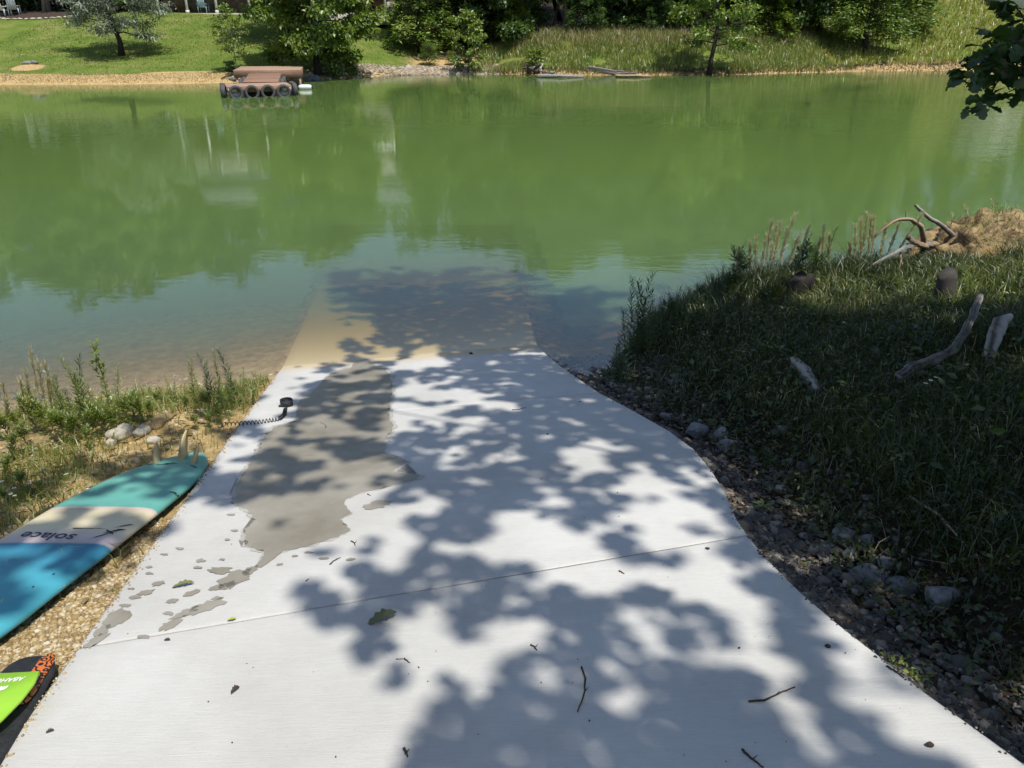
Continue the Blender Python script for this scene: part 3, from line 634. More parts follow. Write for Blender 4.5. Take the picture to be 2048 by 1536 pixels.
# ================================================================== TREES
def limb(p0, p1, sag, n, rng, wob):
    t = np.linspace(0, 1, n)[:, None]; P = p0*(1-t)+p1*t
    P[:, 2] += sag*np.sin(t[:, 0]*np.pi)
    P[1:-1] += rng.normal(0, wob, (n-2, 3)); return P
def tree_meshes(kind, seed, Ht, R, tr, base, nleaf, ll, lean=(0, 0), nl=24, lw=0.62, droop=0.0, top=0.9):
    """returns (wood mesh, crown mesh) for a tree standing at the origin"""
    rng = np.random.default_rng(seed); W = MB(); clumps = []
    n = 9; t = np.linspace(0, 1, n)
    tp = np.column_stack([lean[0]*t**1.4*Ht, lean[1]*t**1.4*Ht, t*Ht*0.97]); tp[1:-1, :2] += rng.normal(0, 0.012*Ht, (n-2, 2))
    rad = tr*(1-0.93*t)**0.85; rad[0] *= 1.35
    W.add(*tube(tp, rad, 8))
    at = lambda h: np.array([np.interp(h, tp[:, 2], tp[:, k]) for k in range(3)])
    if kind == 'broad':
        for k in range(nl):
            f = (k+rng.uniform(0, .8))/nl; hh = Ht*(base+(top-base)*f)
            env = R*math.sqrt(max(0.05, 1-((f-0.38)/0.66)**2))
            a = k*2.399+rng.uniform(-.4, .4); L = env*rng.uniform(.72, 1.05)
            rise = L*rng.uniform(.05, .5)*(0.3+f)-droop*L*(1-f)
            p0 = at(hh); p1 = p0+np.array([math.cos(a)*L, math.sin(a)*L, rise])
            P = limb(p0, p1, 0.06*L, 6, rng, 0.03*L); W.add(*tube(P, np.linspace(tr*.32*(1-.6*f), .015, 6), 5))
            for j in range(rng.integers(4, 7)):
                s0 = rng.uniform(.35, 1.0); q0 = P[0]*(1-s0)+P[-1]*s0; b = a+rng.normal(0, .9); l2 = L*rng.uniform(.18, .42)
                q1 = q0+np.array([math.cos(b)*l2, math.sin(b)*l2, rng.uniform(-.15, .5)*l2-droop*.4*l2])
                W.add(*tube(np.array([q0, (q0+q1)/2+rng.normal(0, .04*l2, 3), q1]), [.022, .014, .006], 4, False))
                clumps.append((q1, l2*.62)); 
                if rng.random() < .6: clumps.append(((q0+q1)/2, l2*.45))
            clumps.append((p1, L*.2))
        for k in range(6): clumps.append((at(Ht*rng.uniform(.85, 1.0)), R*.25))
        P = np.array([c[0] for c in clumps]); r_ = np.clip(np.array([c[1] for c in clumps]), .18, .8)
        wgt = r_**2; ci = rng.choice(len(P), nleaf, p=wgt/wgt.sum())
        off = rng.normal(0, 1, (nleaf, 3)); off /= np.linalg.norm(off, axis=1)[:, None]; off *= (rng.random(nleaf)**.45)[:, None]
        off[:, 2] *= .55
        C = P[ci]+off*r_[ci][:, None]*1.25
        D = off*.9+rng.normal(0, .7, (nleaf, 3)); D[:, 2] -= .35
        N = rng.normal(0, .55, (nleaf, 3))+np.array([0, 0, 1.0])+off*.5
        L = ll*rng.uniform(.65, 1.25, nleaf); V, Fq = leaf_quads(C, D, N, L, L*lw)
    else:                                           # layered conifer
        nb = nl; Cs, Ds, Ns = [], [], []
        per = nleaf//nb
        for k in range(nb):
            f = (k+rng.uniform(0, .9))/nb; hh = Ht*(base+(.98-base)*f); L = R*(1-f)**.75*rng.uniform(.7, 1.1)+.25
            a = k*2.399+rng.uniform(-.5, .5); dz = -droop*L+L*.18*f
            p0 = at(hh); p1 = p0+np.array([math.cos(a)*L, math.sin(a)*L, dz]); P = limb(p0, p1, .10*L, 6, rng, .02*L)
            W.add(*tube(P, np.linspace(tr*.22*(1-.5*f)+.01, .008, 6), 5, False))
            u = rng.random(per)**.7; side = rng.uniform(-1, 1, per)
            pt = P[0][None]*(1-u[:, None])+P[-1][None]*u[:, None]; pt[:, 2] += .10*L*np.sin(u*np.pi)
            wd = (.36*L*(1.05-u)+.12)*side
            sd = np.array([-math.sin(a), math.cos(a), 0]); fw = np.array([math.cos(a), math.sin(a), -.15])
            c = pt+sd*wd[:, None]+fw*np.abs(wd)[:, None]*.55; c[:, 2] += rng.normal(0, .055*L+.03, per)-.25*np.abs(wd)*.5
            Cs.append(c); Ds.append(fw+sd*np.sign(side)[:, None]*.9+rng.normal(0, .35, (per, 3))); Ns.append(rng.normal(0, .4, (per, 3))+[0, 0, 1.0])
        C = np.concatenate(Cs); n_ = len(C); L = ll*rng.uniform(.6, 1.3, n_); V, Fq = leaf_quads(C, np.concatenate(Ds), np.concatenate(Ns), L, L*lw, .1)
    return W.mesh('trunk'), mesh_np('crown', V, Fq)
def plant_tree(name, meshes, loc, label, wood, leaf, rz=0.0, sc=1.0, group=None, cat='tree'):
    o = empty(name, loc, rz); o.scale = (sc, sc, sc); tag(o, label, cat, group)
    for nm, me, mt in (('trunk', meshes[0], wood), ('crown', meshes[1], leaf)):
        c = obj(nm, me, None, o)
        if not me.materials: me.materials.append(mt)
        if me.materials[0] != mt: c.material_slots[0].link = 'OBJECT'; c.material_slots[0].material = mt
    return o
def on_far(u, v):
    p = PG(u, v); return np.array([p[0], p[1], H(p[0], p[1])-.05])
def at_xy(x, y): return np.array([x, y, H(x, y)-.08])
def ux(u, y, z=3.0):
    """world x of photo column u at distance y"""
    return (u-1024)/F*(y*cp-(z-CAMH)*sp)
T_sweet = tree_meshes('broad', 11, 10.8, 3.1, .20, .08, 36000, .25, nl=60, top=.95)
T_broadA = tree_meshes('broad', 12, 14.0, 4.0, .22, .14, 15000, .30, nl=44, top=.95)
T_broadB = tree_meshes('broad', 13, 16.0, 3.6, .20, .22, 14000, .30, nl=40, top=.96)
T_wood = tree_meshes('broad', 14, 15.0, 3.2, .14, .30, 11000, .32, nl=34, top=.96)
T_con = tree_meshes('conifer', 15, 13.0, 3.3, .20, .05, 22000, .34, nl=96, lw=.36, droop=.22)
T_con2 = tree_meshes('conifer', 16, 11.5, 3.8, .20, .08, 22000, .32, nl=74, lw=.34, droop=.06, lean=(.06, 0))
T_cedar = tree_meshes('broad', 17, 7.2, 2.6, .17, .18, 15000, .25, nl=40, lw=.26, droop=.12, lean=(-.05, 0), top=.93)
T_iso = tree_meshes('broad', 18, 8.2, 2.3, .16, .20, 5200, .24, nl=26, lean=(.05, 0), droop=.1)
T_sap = tree_meshes('broad', 19, 3.9, .85, .035, .30, 1500, .15, nl=18, lean=(-.06, 0))
T_lime = tree_meshes('broad', 20, 3.9, 1.2, .05, .04, 2400, .22, nl=22)
T_bush = tree_meshes('broad', 22, 1.5, .75, .03, .05, 900, .20, nl=12)
T_shrub = tree_meshes('conifer', 23, 1.7, .7, .04, .02, 2200, .16, nl=34, lw=.22, droop=-.45)

plant_tree('sweetgum_tree', T_sweet, on_far(636,150), 'bright green leafy tree on the shore right behind the wooden dock', M['bark_dark'], M['leaf_green'], .4)
plant_tree('broadleaf_tree', T_broadA, at_xy(ux(585, 57), 57), 'large tree between the porch and the dock casting the big lawn shadow', M['bark_dark'], M['leaf_green'], 1.0, .85)
plant_tree('blue_cedar', T_cedar, on_far(243,111), 'grey-blue feathery lawn tree with a leaning trunk', M['bark_dark'], M['leaf_blue'], .0)
plant_tree('sapling', T_sap, on_far(476,150), 'thin young tree on the lawn beside the dock platform', M['bark_pale'], M['leaf_green'], .0)
plant_tree('sapling', T_lime, on_far(937,146), 'yellow-green young tree at the water edge before the dark woods', M['bark'], M['leaf_lime'], .3)
plant_tree('bush', T_bush, on_far(1070,134), 'round lime-green bush above the driftwood pile', M['bark'], M['leaf_lime'], .3, .8, cat='bush')
plant_tree('bush', T_bush, on_far(665,158), 'low leafy bush leaning over the water under the sweetgum', M['bark'], M['leaf_green'], 1.3, 1.0, cat='bush')
plant_tree('bush', T_bush, on_far(704,154), 'small yellowish bush at the end of the gravel shore', M['bark'], M['leaf_lime'], 2.3, .62, cat='bush')
plant_tree('bush', T_bush, on_far(462,143), 'dark low shrub at the left end of the dock platform', M['bark'], M['leaf_dark'], .6, .42, cat='bush')
plant_tree('cedar_shrub', T_shrub, on_far(858,131), 'feathery upright cedar shrub beside the gravel track', M['bark'], M['leaf_conifer'], .3, .85, cat='shrub')
plant_tree('cedar_shrub', T_shrub, on_far(903,130), 'small bright shrub left of the yellow-green young tree', M['bark'], M['weed'], 1.3, .55, cat='shrub')
plant_tree('shore_tree', T_iso, on_far(1418,150), 'lone small tree with dark trunk standing at the far water edge', M['bark_dark'], M['leaf_green'], .2)
plant_tree('conifer_tree', T_con, at_xy(ux(838, 62), 62), 'dark drooping evergreen at the left edge of the woods', M['bark_dark'], M['leaf_conifer'], .3, .95)
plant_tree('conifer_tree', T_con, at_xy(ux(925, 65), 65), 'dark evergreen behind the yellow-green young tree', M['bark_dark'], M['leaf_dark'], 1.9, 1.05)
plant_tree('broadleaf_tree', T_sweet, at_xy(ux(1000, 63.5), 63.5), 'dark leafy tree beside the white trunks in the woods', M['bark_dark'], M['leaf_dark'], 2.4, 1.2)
plant_tree('pine_tree', T_con2, at_xy(ux(1738, 63), 63), 'leaning layered pine on the bank left of the yellow hillside', M['bark_dark'], M['leaf_conifer'], .5)
plant_tree('pine_tree', T_con2, at_xy(ux(1640, 66), 66), 'layered pine right of the dark gap in the woods', M['bark_dark'], M['leaf_conifer'], 2.5, 1.1)
plant_tree('pine_tree', T_con, at_xy(ux(1810, 69), 69), 'upright pine at the edge of the yellow hillside', M['bark_dark'], M['leaf_conifer'], 1.5, .85)
for i, (u, y, h_) in enumerate([(1128, 64, 1.0), (1108, 66, .95), (1141, 67, 1.05)]):
    plant_tree('slender_tree', T_wood, at_xy(ux(u, y), y), ('middle of the three pale slender trunks in the woods', 'left of the three pale slender trunks in the woods', 'right of the three pale slender trunks in the woods')[i], M['bark_pale'], M['leaf_dark'], i*1.7, h_, 'slender pale trunks in the woods')
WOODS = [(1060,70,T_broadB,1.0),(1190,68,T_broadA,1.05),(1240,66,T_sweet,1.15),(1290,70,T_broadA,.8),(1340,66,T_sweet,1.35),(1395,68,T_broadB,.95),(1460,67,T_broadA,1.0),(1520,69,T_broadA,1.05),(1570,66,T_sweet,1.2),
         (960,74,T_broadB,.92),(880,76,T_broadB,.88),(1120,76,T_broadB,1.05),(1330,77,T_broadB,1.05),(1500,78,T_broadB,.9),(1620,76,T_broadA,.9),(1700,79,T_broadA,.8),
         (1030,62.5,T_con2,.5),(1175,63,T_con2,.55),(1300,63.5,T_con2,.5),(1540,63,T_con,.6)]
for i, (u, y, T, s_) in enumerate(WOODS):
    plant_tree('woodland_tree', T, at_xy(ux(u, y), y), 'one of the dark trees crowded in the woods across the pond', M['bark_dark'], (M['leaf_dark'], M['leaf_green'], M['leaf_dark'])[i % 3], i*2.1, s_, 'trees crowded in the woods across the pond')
YARD = [(20,66,T_broadB,1.05),(85,64,T_wood,.95),(95,66,T_wood,1.0),(-60,70,T_broadA,1.1),(150,76,T_broadB,1.2),(230,82,T_broadB,1.15),(320,84,T_broadA,1.2),(470,88,T_broadA,1.2),(600,90,T_broadB,1.1),(800,84,T_broadB,1.0),(-180,72,T_broadB,1.1),(-300,70,T_broadA,1.2),(-20,74,T_broadB,1.1),(60,72,T_broadA,1.15),(190,74,T_broadA,1.15),(270,77,T_broadA,1.2),(390,80,T_broadB,1.15),(540,82,T_broadA,1.1),(690,80,T_broadA,.95),(130,70,T_broadA,1.1)]
for i, (u, y, T, s_) in enumerate(YARD):
    lab = ('tall tree standing over the white lawn chairs', 'left of the two grey trunks in the mulch bed', 'right of the two grey trunks in the mulch bed')[i] if i < 3 else 'one of the tall trees behind the house, seen mirrored in the pond'
    plant_tree('yard_tree', T, at_xy(ux(u, y, 4.5), y), lab, M['bark_pale'] if T is T_wood else M['bark'], M['leaf_green'] if i % 2 else M['leaf_dark'], i*1.3, s_, None if i < 3 else 'tall trees behind the house')
for i, (u, y) in enumerate([(-90,67.5),(-30,68.5),(40,68),(110,68.5),(170,69),(215,70),(262,71)]):
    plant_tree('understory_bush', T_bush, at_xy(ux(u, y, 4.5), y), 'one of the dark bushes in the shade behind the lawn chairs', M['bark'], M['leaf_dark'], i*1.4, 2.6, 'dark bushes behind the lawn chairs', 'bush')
HILLT = [(2150,80,T_broadA,.7),(2300,84,T_broadB,.8),(2450,78,T_broadA,.9),(1960,98,T_broadA,.8),(2080,100,T_broadB,.7),(1880,92,T_broadA,.75),(1790,84,T_broadA,.95),(1730,82,T_broadB,.9),(2020,94,T_broadA,.7),(1840,88,T_broadB,.7)]
for i, (u, y, T, s_) in enumerate(HILLT):
    plant_tree('hill_tree', T, at_xy(ux(u, y, 8), y), 'one of the trees on the yellow hillside, seen mirrored in the pond', M['bark'], M['leaf_green'], i*1.9, s_, 'trees on the yellow hillside')

# ================================================================== ACROSS THE POND: house, chairs, dock, driftwood
HY = 66.0; HZ = H(-18, 65.5)+.05
hx0, hx1 = ux(296, HY, 4), ux(776, HY, 4)
house = empty('house', ((hx0+hx1)/2, HY, HZ)); tag(house, 'white-posted house with a shaded stone porch at the top of the lawn', 'house')
hw = hx1-hx0; hm = (hx0+hx1)/2
def part(name, m, parent, V, Fq): return obj(name, mesh_np(name, V, Fq), m, parent)
part('porch_slab', M['concrete_far'], house, *box(0, 1.4, -.35, hw, 3.6, .82, .02))
part('stone_wall', M['stone_wall'], house, *box(0, 3.3, 1.55, hw, .3, 2.9))
part('deck', M['deck_pale'], house, *box(0, 1.5, 3.12, hw+.3, 3.7, .24, .02))
part('upper_wall', M['siding'], house, *box(0, 6.4, 4.6, hw-.5, 6.0, 2.7))
V = np.array([[-hw/2-.3, 3.1, 5.9],[hw/2+.3, 3.1, 5.9],[hw/2+.3, 9.8, 5.9],[-hw/2-.3, 9.8, 5.9],[-hw/2-.3, 6.4, 8.4],[hw/2+.3, 6.4, 8.4]])
part('roof', M['roof'], house, V, [np.array([[0,1,5,4],[2,3,4,5],[3,2,1,0]]), np.array([[0,4,3],[1,2,5]])])
for u in (318, 375, 434, 500, 570, 640, 705, 771):
    x = ux(u, HY-.2, 4)-hm
    pst = part('post', M['white_paint'], house, *box(x, -.15, 1.53, .16, .16, 2.94, .01))
    obj('post_base', mesh_np('post_base', *box(x, -.15, .16, .24, .24, .2, .01)), M['white_paint'], pst)
for k in range(5):
    x = -hw/2+2.0+k*hw/5.4
    f = part('window', M['white_paint'], house, *box(x, 3.37, 4.7, 1.3, .1, 1.5, .01))
    obj('pane', mesh_np('pane', *box(x, 3.30, 4.7, 1.1, .06, 1.3)), M['glass_dark'], f)
part('added_white_panel', M['white_plastic'], house, *box(ux(738, HY, 4)-hm, -.16, 1.98, 2.4, .05, 1.8, .01))  # white panel added to give a bright patch mirrored in the pond
part('railing', M['white_paint'], house, *box(0, -.28, 4.15, hw, .08, .1))
mb = MB()
for k in range(70): mb.add(*box(-hw/2+.1+k*(hw-.2)/69, -.28, 3.68, .05, .05, .87))
obj('baluster_row', mb, M['white_paint'], house)
part('end_wall', M['concrete_far'], house, *box(hw/2+.12, 1.4, .1, .22, 3.6, 1.5, .02))
# porch furniture
def chair(name, loc, rz, m, label, s_=1.0, group=None):
    o = empty(name, loc, rz); o.scale = (s_,)*3; tag(o, label, 'chair', group)
    part('seat', m, o, *box(0, 0, .38, .56, .52, .05, .01))
    for k in range(5):
        V, Fq = box(-.22+k*.11, .30, .72, .095, .03, .72-.05*abs(k-2), .008); V[:, 1] += (V[:, 2]-.4)*.28; part('back_slat', m, o, V, Fq)
    for sx in (-1, 1):
        part('arm', m, o, *box(sx*.33, .02, .60, .12, .68, .03, .008)); part('leg', m, o, *box(sx*.31, -.26, .30, .05, .08, .60)); part('leg', m, o, *box(sx*.31, .26, .30, .05, .08, .60))
    return o
def up(p): return np.array([p[0], p[1], H(p[0], p[1])])
for i, (u, y) in enumerate(((8, 63.0), (29, 63.4))):
    x = ux(u, y, 4); chair('lawn_chair', (x, y, H(x, y)), math.pi+.3*(1-2*i)*-1, M['white_plastic'], ('left white slatted lawn chair in the shade by the mulch bed', 'right white slatted lawn chair in the shade by the mulch bed')[i], 1.1, 'white lawn chairs')
zp = HZ+.06
chair('porch_chair', (ux(343, HY+1.6, 4), HY+1.6, zp), math.pi, M['wicker'], 'brown wicker armchair on the porch, the left one', 1.0, 'wicker porch chairs')
chair('porch_chair', (ux(366, HY+1.6, 4), HY+1.6, zp), math.pi, M['wicker'], 'brown wicker armchair on the porch, the right one', 1.0, 'wicker porch chairs')
chair('porch_chair', (ux(408, HY+.8, 4), HY+.8, zp+.05), math.pi, M['chair_blue'], 'pale blue armchair on the porch between two white posts', 1.05)
pb = empty('porch_table', (ux(738, HY+1.2, 4), HY+1.2, zp)); tag(pb, 'low metal table at the right end of the porch', 'table')
part('table_top', M['concrete_far'], pb, *box(0, 0, .62, 1.0, .6, .05, .01))
for sx in (-.45, .45):
    for sy in (-.25, .25): part('leg', M['black_plastic'], pb, *box(sx, sy, .3, .05, .05, .6))
# mulch bed with its edging stones
mbx = [ux(u, 62.3, 4) for u in (-60, 160)]
mul = MB(); n = 40; th = np.linspace(0, 2*np.pi, n, endpoint=False); cx, cy = (mbx[0]+mbx[1])/2, 64.6
ring = np.column_stack([cx+(mbx[1]-mbx[0])/2*np.cos(th), cy+2.7*np.sin(th)])
M['mulch'] = mat('mulch', (.035,.022,.016), (.065,.042,.03), 12, 0.95, 0.8, 30)
g2 = []
for rr in (0, .35, .7, 1.0):
    for p in ring: q = np.array([cx, cy])*(1-rr)+p*rr; g2.append([q[0], q[1], H(q[0], q[1])+.10-.07*rr])
g2 = np.array(g2); fq = [[r_*n+j, r_*n+(j+1) % n, (r_+1)*n+(j+1) % n, (r_+1)*n+j] for r_ in range(3) for j in range(n)]
tag(obj('mulch_bed', mesh_np('mulch_bed', g2, np.array(fq)), M['mulch'], smooth=True), 'dark mulch bed under the trees left of the house', kind='structure')
rk = [mesh_np('stone', *rock(700+k, 2)) for k in range(3)]
for me in rk: me.materials.append(M['rock_white'])
for i in range(26):
    t = math.radians(-170+i*6.4); x, y = cx+(mbx[1]-mbx[0])/2*1.02*math.cos(t), cy+2.78*math.sin(t)
    o = obj('edging_stone', rk[i % 3], None); o.location = (x, y, H(x, y)+.05); o.scale = (.20+.05*(i % 3), .14, .14); o.rotation_euler = (0, 0, i*1.1)
    tag(o, 'pale stone in the curved edging of the mulch bed', 'stone', 'edging stones of the mulch bed')
# lawn rocks, gravel shore
for i, (u, v, s_, lab) in enumerate([(722,66,.30,'grey rock on the lawn right of the sweetgum'),(53,128,.22,'pale rock in the bare scrape of lawn, left one'),(69,127,.2,'pale rock in the bare scrape of lawn, right one'),(612,163,.3,'dark rock on the shore below the sweetgum trunk'),(628,160,.35,'large dark rock under the low leafy bush'),(682,150,.28,'rock between the two shore bushes'),(466,160,.22,'rock at the waterside beside the platform post')]):
    p = on_far(u, v); me = mesh_np('rock', *rock(720+i, 3)); o = obj('rock', me, M['rock_grey'], loc=(p[0], p[1], p[2]+.1)); o.scale = (s_*1.3, s_, s_); tag(o, lab, 'rock')
rng = np.random.default_rng(5)
def scatter_stones(name, P, size, m, label, seed, sub=1):
    rng = np.random.default_rng(seed); V0, F0 = ico(sub); n = len(P)
    s_ = size*np.exp(rng.normal(0, .4, n)); sc = np.stack([s_, s_*rng.uniform(.6, 1, n), s_*rng.uniform(.4, .8, n)], 1)
    jit = 1+rng.normal(0, .16, (n, len(V0), 1)); a = rng.uniform(0, 6.28, n)
    V = V0[None]*jit*sc[:, None]; c, s2 = np.cos(a)[:, None], np.sin(a)[:, None]
    V = np.stack([V[..., 0]*c-V[..., 1]*s2, V[..., 0]*s2+V[..., 1]*c, V[..., 2]], -1)+P[:, None]
    Fq = (np.arange(n)[:, None, None]*len(V0)+F0[None]).reshape(-1, 3)
    return tag(obj(name, mesh_np(name, V.reshape(-1, 3), Fq), m), label, kind='stuff')
def islandmat(name, stops, rough=.9):
    m, nt, b = newmat(name); g = nt.nodes.new('ShaderNodeNewGeometry'); r = ramp_node(nt, stops)
    nt.links.new(g.outputs['Random Per Island'], r.inputs['Fac']); n = noise_node(nt, 40, 4, .6, coords(nt, 'Object'))
    mx = nt.nodes.new('ShaderNodeMixRGB'); mx.blend_type = 'MULTIPLY'; mx.inputs['Fac'].default_value = .5
    nt.links.new(r.outputs[0], mx.inputs['Color1']); nt.links.new(n.outputs['Fac'], mx.inputs['Color2']); nt.links.new(mx.outputs[0], b.inputs['Base Color'])
    b.inputs['Roughness'].default_value = rough; b.inputs['Specular IOR Level'].default_value = .3; return m
M['pea_gravel'] = islandmat('pea_gravel', [(0, (.28,.19,.085)), (.35, (.46,.33,.15)), (.7, (.60,.47,.26)), (1, (.74,.66,.50))])
M['shore_gravel'] = islandmat('shore_gravel', [(0, (.22,.17,.12)), (.4, (.40,.33,.25)), (1, (.62,.55,.46))])
M['grey_gravel'] = islandmat('grey_gravel', [(0, (.06,.06,.055)), (.45, (.14,.135,.125)), (.85, (.27,.25,.22)), (1, (.48,.44,.36))])
x = rng.uniform(-12.5, -1.0, 2600); y = far_shore(x)+rng.uniform(-.2, 3.2, 2600)**1.0
scatter_stones('shore_gravel', np.column_stack([x, y, height(x, y)+.01]), .07, M['shore_gravel'], 'pinkish tan gravel along the far water edge', 1)
# dead straw along the left shore
def grass_stuff(name, X, Y, hgt, wid, bend, m, label, seed, dz=0.0):
    rng = np.random.default_rng(seed); n = len(X); a = rng.uniform(0, 2*np.pi, n)
    V, Fs = blades(np.column_stack([X, Y, height(X, Y)-.01+dz]), np.column_stack([np.cos(a), np.sin(a)]), hgt, wid, bend, rng)
    return tag(obj(name, mesh_np(name, V, Fs), m), label, kind='stuff')
n = 26000; x = rng.uniform(-34, -6.5, n); t = rng.uniform(0, 1, n)**.8*19.5+1.5; y = far_shore(x)+t
keep = ~((x > hx0-1) & (y > HY-1.2)) & (zones(x, y, y)[:, 0] > .45)
grass_stuff('lawn_grass', x[keep], y[keep], rng.uniform(.05, .13, keep.sum()), .035, .6, M['lawn_blade'], 'mown green grass of the sloping lawn', 2)
n = 9000; x = rng.uniform(-36, -13, n); y = far_shore(x)+rng.uniform(.1, 1.9, n)
grass_stuff('straw', x, y, rng.uniform(.04, .11, n), .03, 1.2, M['grass_dry'], 'dry pale straw along the left shore below the lawn', 3)
n = 34000; x = rng.uniform(-2.5, 25, n); t = rng.uniform(.02, 9.0, n); y = far_shore(x)+t
den = vnoise(x, y, 41, 2, .5); keep = (den > -.55) & (np.abs(x-14.0)+np.abs(t-2.0)*.8 > 1.6)
hh = (.35+.35*sstep(2, 7, t)+.18*den)*rng.uniform(.6, 1.4, n)
grass_stuff('bank_grass', x[keep], y[keep], hh[keep], .035, rng.uniform(.2, 1.0, keep.sum()), M['grass_mix'], 'tall wild grass covering the bank before the woods', 4)
n = 2600; x = rng.uniform(0, 22, n); y = far_shore(x)+rng.uniform(4.5, 9.5, n)
grass_stuff('seed_grass', x, y, rng.uniform(.7, 1.25, n), .03, rng.uniform(.2, .8, n), M['grass_dry'], 'pale dry seed stalks on the crest of the wild bank', 5)
n = 30000; x = rng.uniform(23, 50, n); t = rng.uniform(.5, 40, n)**1.0; y = far_shore(x)+t
grass_stuff('hill_grass', x, y, rng.uniform(.25, .75, n), .06, rng.uniform(.4, 1.2, n), M['grass_yellow'], 'long yellow grass on the right hillside', 6)
n = 3500; x = rng.uniform(-1.5, 34, n); y = far_shore(x)+rng.uniform(-.1, .8, n)
grass_stuff('shore_litter', x, y, rng.uniform(.08, .3, n), .04, 1.2, M['leaf_brown'], 'brown dead stems along the far right water edge', 7)

# floating dock
dk = empty('floating_dock', (-11.9, 37.7, 0), math.radians(21)); tag(dk, 'low timber dock float ringed with black tyres', 'dock')
fw, fd, fz = 2.85, 2.1, .46
for k in range(12):
    part('deck_board', M['deck_pale'], dk, *box(0, -fd/2+(k+.5)*fd/12, fz-.02, fw, fd/12-.012, .04, .005))
part('front_beam', M['deck_wood'], dk, *box(0, -fd/2-.03, fz-.14, fw, .05, .22, .004)); part('back_beam', M['deck_wood'], dk, *box(0, fd/2+.03, fz-.14, fw, .05, .22, .004))
for s_ in (-1, 1): part('side_beam', M['deck_wood'], dk, *box(s_*(fw/2-.03), 0, fz-.14, .05, fd-.02, .20, .004))
for s_ in (-1, 1): part('float_drum', M['white_plastic'], dk, *box(s_*(fw/2-.42), -fd/2+.35, fz-.36, .62, .6, .26, .04)); part('metal_plate', M['white_paint'], dk, *box(s_*(fw/2-.25), -fd/2-.06, fz-.16, .38, .02, .13, .004))
part('float_block', M['black_foam'], dk, *box(0, .1, .02, fw-.3, fd-.4, .5, .04))
def tyre_mesh():
    ns, nr = 36, 14; a = np.linspace(0, 2*np.pi, ns, endpoint=False)
    prof = [(.20,.075),(.205,.095),(.25,.105),(.29,.10),(.315,.085),(.322,.05),(.322,-.05),(.315,-.085),(.29,-.10),(.25,-.105),(.205,-.095),(.20,-.075),(.225,-.06),(.225,.06)]
    V = np.array([[r_*math.cos(t), z, r_*math.sin(t)] for t in a for r_, z in prof]); k = len(prof)
    Fq = [[i*k+j, i*k+(j+1) % k, ((i+1) % ns)*k+(j+1) % k, ((i+1) % ns)*k+j] for i in range(ns) for j in range(k)]
    return mesh_np('tyre', V, np.array(Fq))
tm = tyre_mesh(); tm.materials.append(M['rubber'])
for k, xx in enumerate((-1.05, -.36, .34, 1.03)):
    o = obj('tyre', tm, None, dk, smooth=(k == 0)); o.location = (xx, -fd/2-.19, .20); o.rotation_euler = (0, k*.7, 0)
for s_ in (-1, 1):
    for yy in (-.75, .15): o = obj('tyre', tm, None, dk); o.location = (s_*(fw/2+.13), yy, .24); o.rotation_euler = (0, yy, math.pi/2+.15*s_)
gw = empty('gangway', (-12.15, 39.0, 0), math.radians(13)); tag(gw, 'reddish plank walkway linking the dock float to the shore platform', 'walkway')
for k in range(14):
    V, Fq = box(0, .0+k*.29, 0, 1.65, .275, .04, .005); V[:, 2] += .49+.045*(V[:, 1]); part('plank', M['deck_wood'], gw, V, Fq)
for s_ in (-1, 1):
    V, Fq = box(s_*.8, 1.9, 0, .06, 4.0, .18, .004); V[:, 2] += .36+.045*V[:, 1]; part('stringer', M['deck_wood'], gw, V, Fq)
    for yy in (.9, 2.6): o = obj('tyre', tm, None, gw); o.location = (s_*.98, yy, .28); o.rotation_euler = (0, .4, math.pi/2)
pf = empty('shore_platform', (-13.4, 44.9, 0), math.radians(13)); tag(pf, 'thick timber platform on posts where the walkway meets the shore', 'platform')
for k in range(15):
    part('deck_board', M['deck_pale'], pf, *box(0, -1.45+k*.30, .80, 3.5, .285, .05, .005))
part('front_beam', M['deck_wood'], pf, *box(0, -1.63, .63, 3.5, .05, .36, .004)); part('back_beam', M['deck_wood'], pf, *box(0, 2.93, .63, 3.5, .05, .30, .004))
for s_ in (-1, 1):
    part('side_beam', M['deck_wood'], pf, *box(s_*1.73, .65, .62, .05, 4.5, .30, .004))
    part('post', M['deck_pale'], pf, *box(s_*1.62, -1.55, .1, .12, .12, .85)); part('post', M['deck_pale'], pf, *box(s_*1.62, 1.3, .3, .12, .12, .5))
bp_ = PZ(611, 178.5)
by = empty('buoy', (bp_[0], bp_[1], .09), .05); tag(by, 'white cylinder buoy floating right of the dock', 'buoy')
th = np.linspace(0, 1, 9); V, Fs = tube(np.column_stack([np.linspace(-.32, .32, 9), 0*th, 0*th]), [.10,.13,.14,.14,.14,.14,.14,.13,.10], 14); part('drum', M['white_plastic'], by, V, Fs)
for s_ in (-1, 1): V, Fs = tube([[s_*.32, 0, 0], [s_*.40, 0, -.02]], [.07, .05], 10); part('end_cap', M['black_plastic'], by, V, Fs)
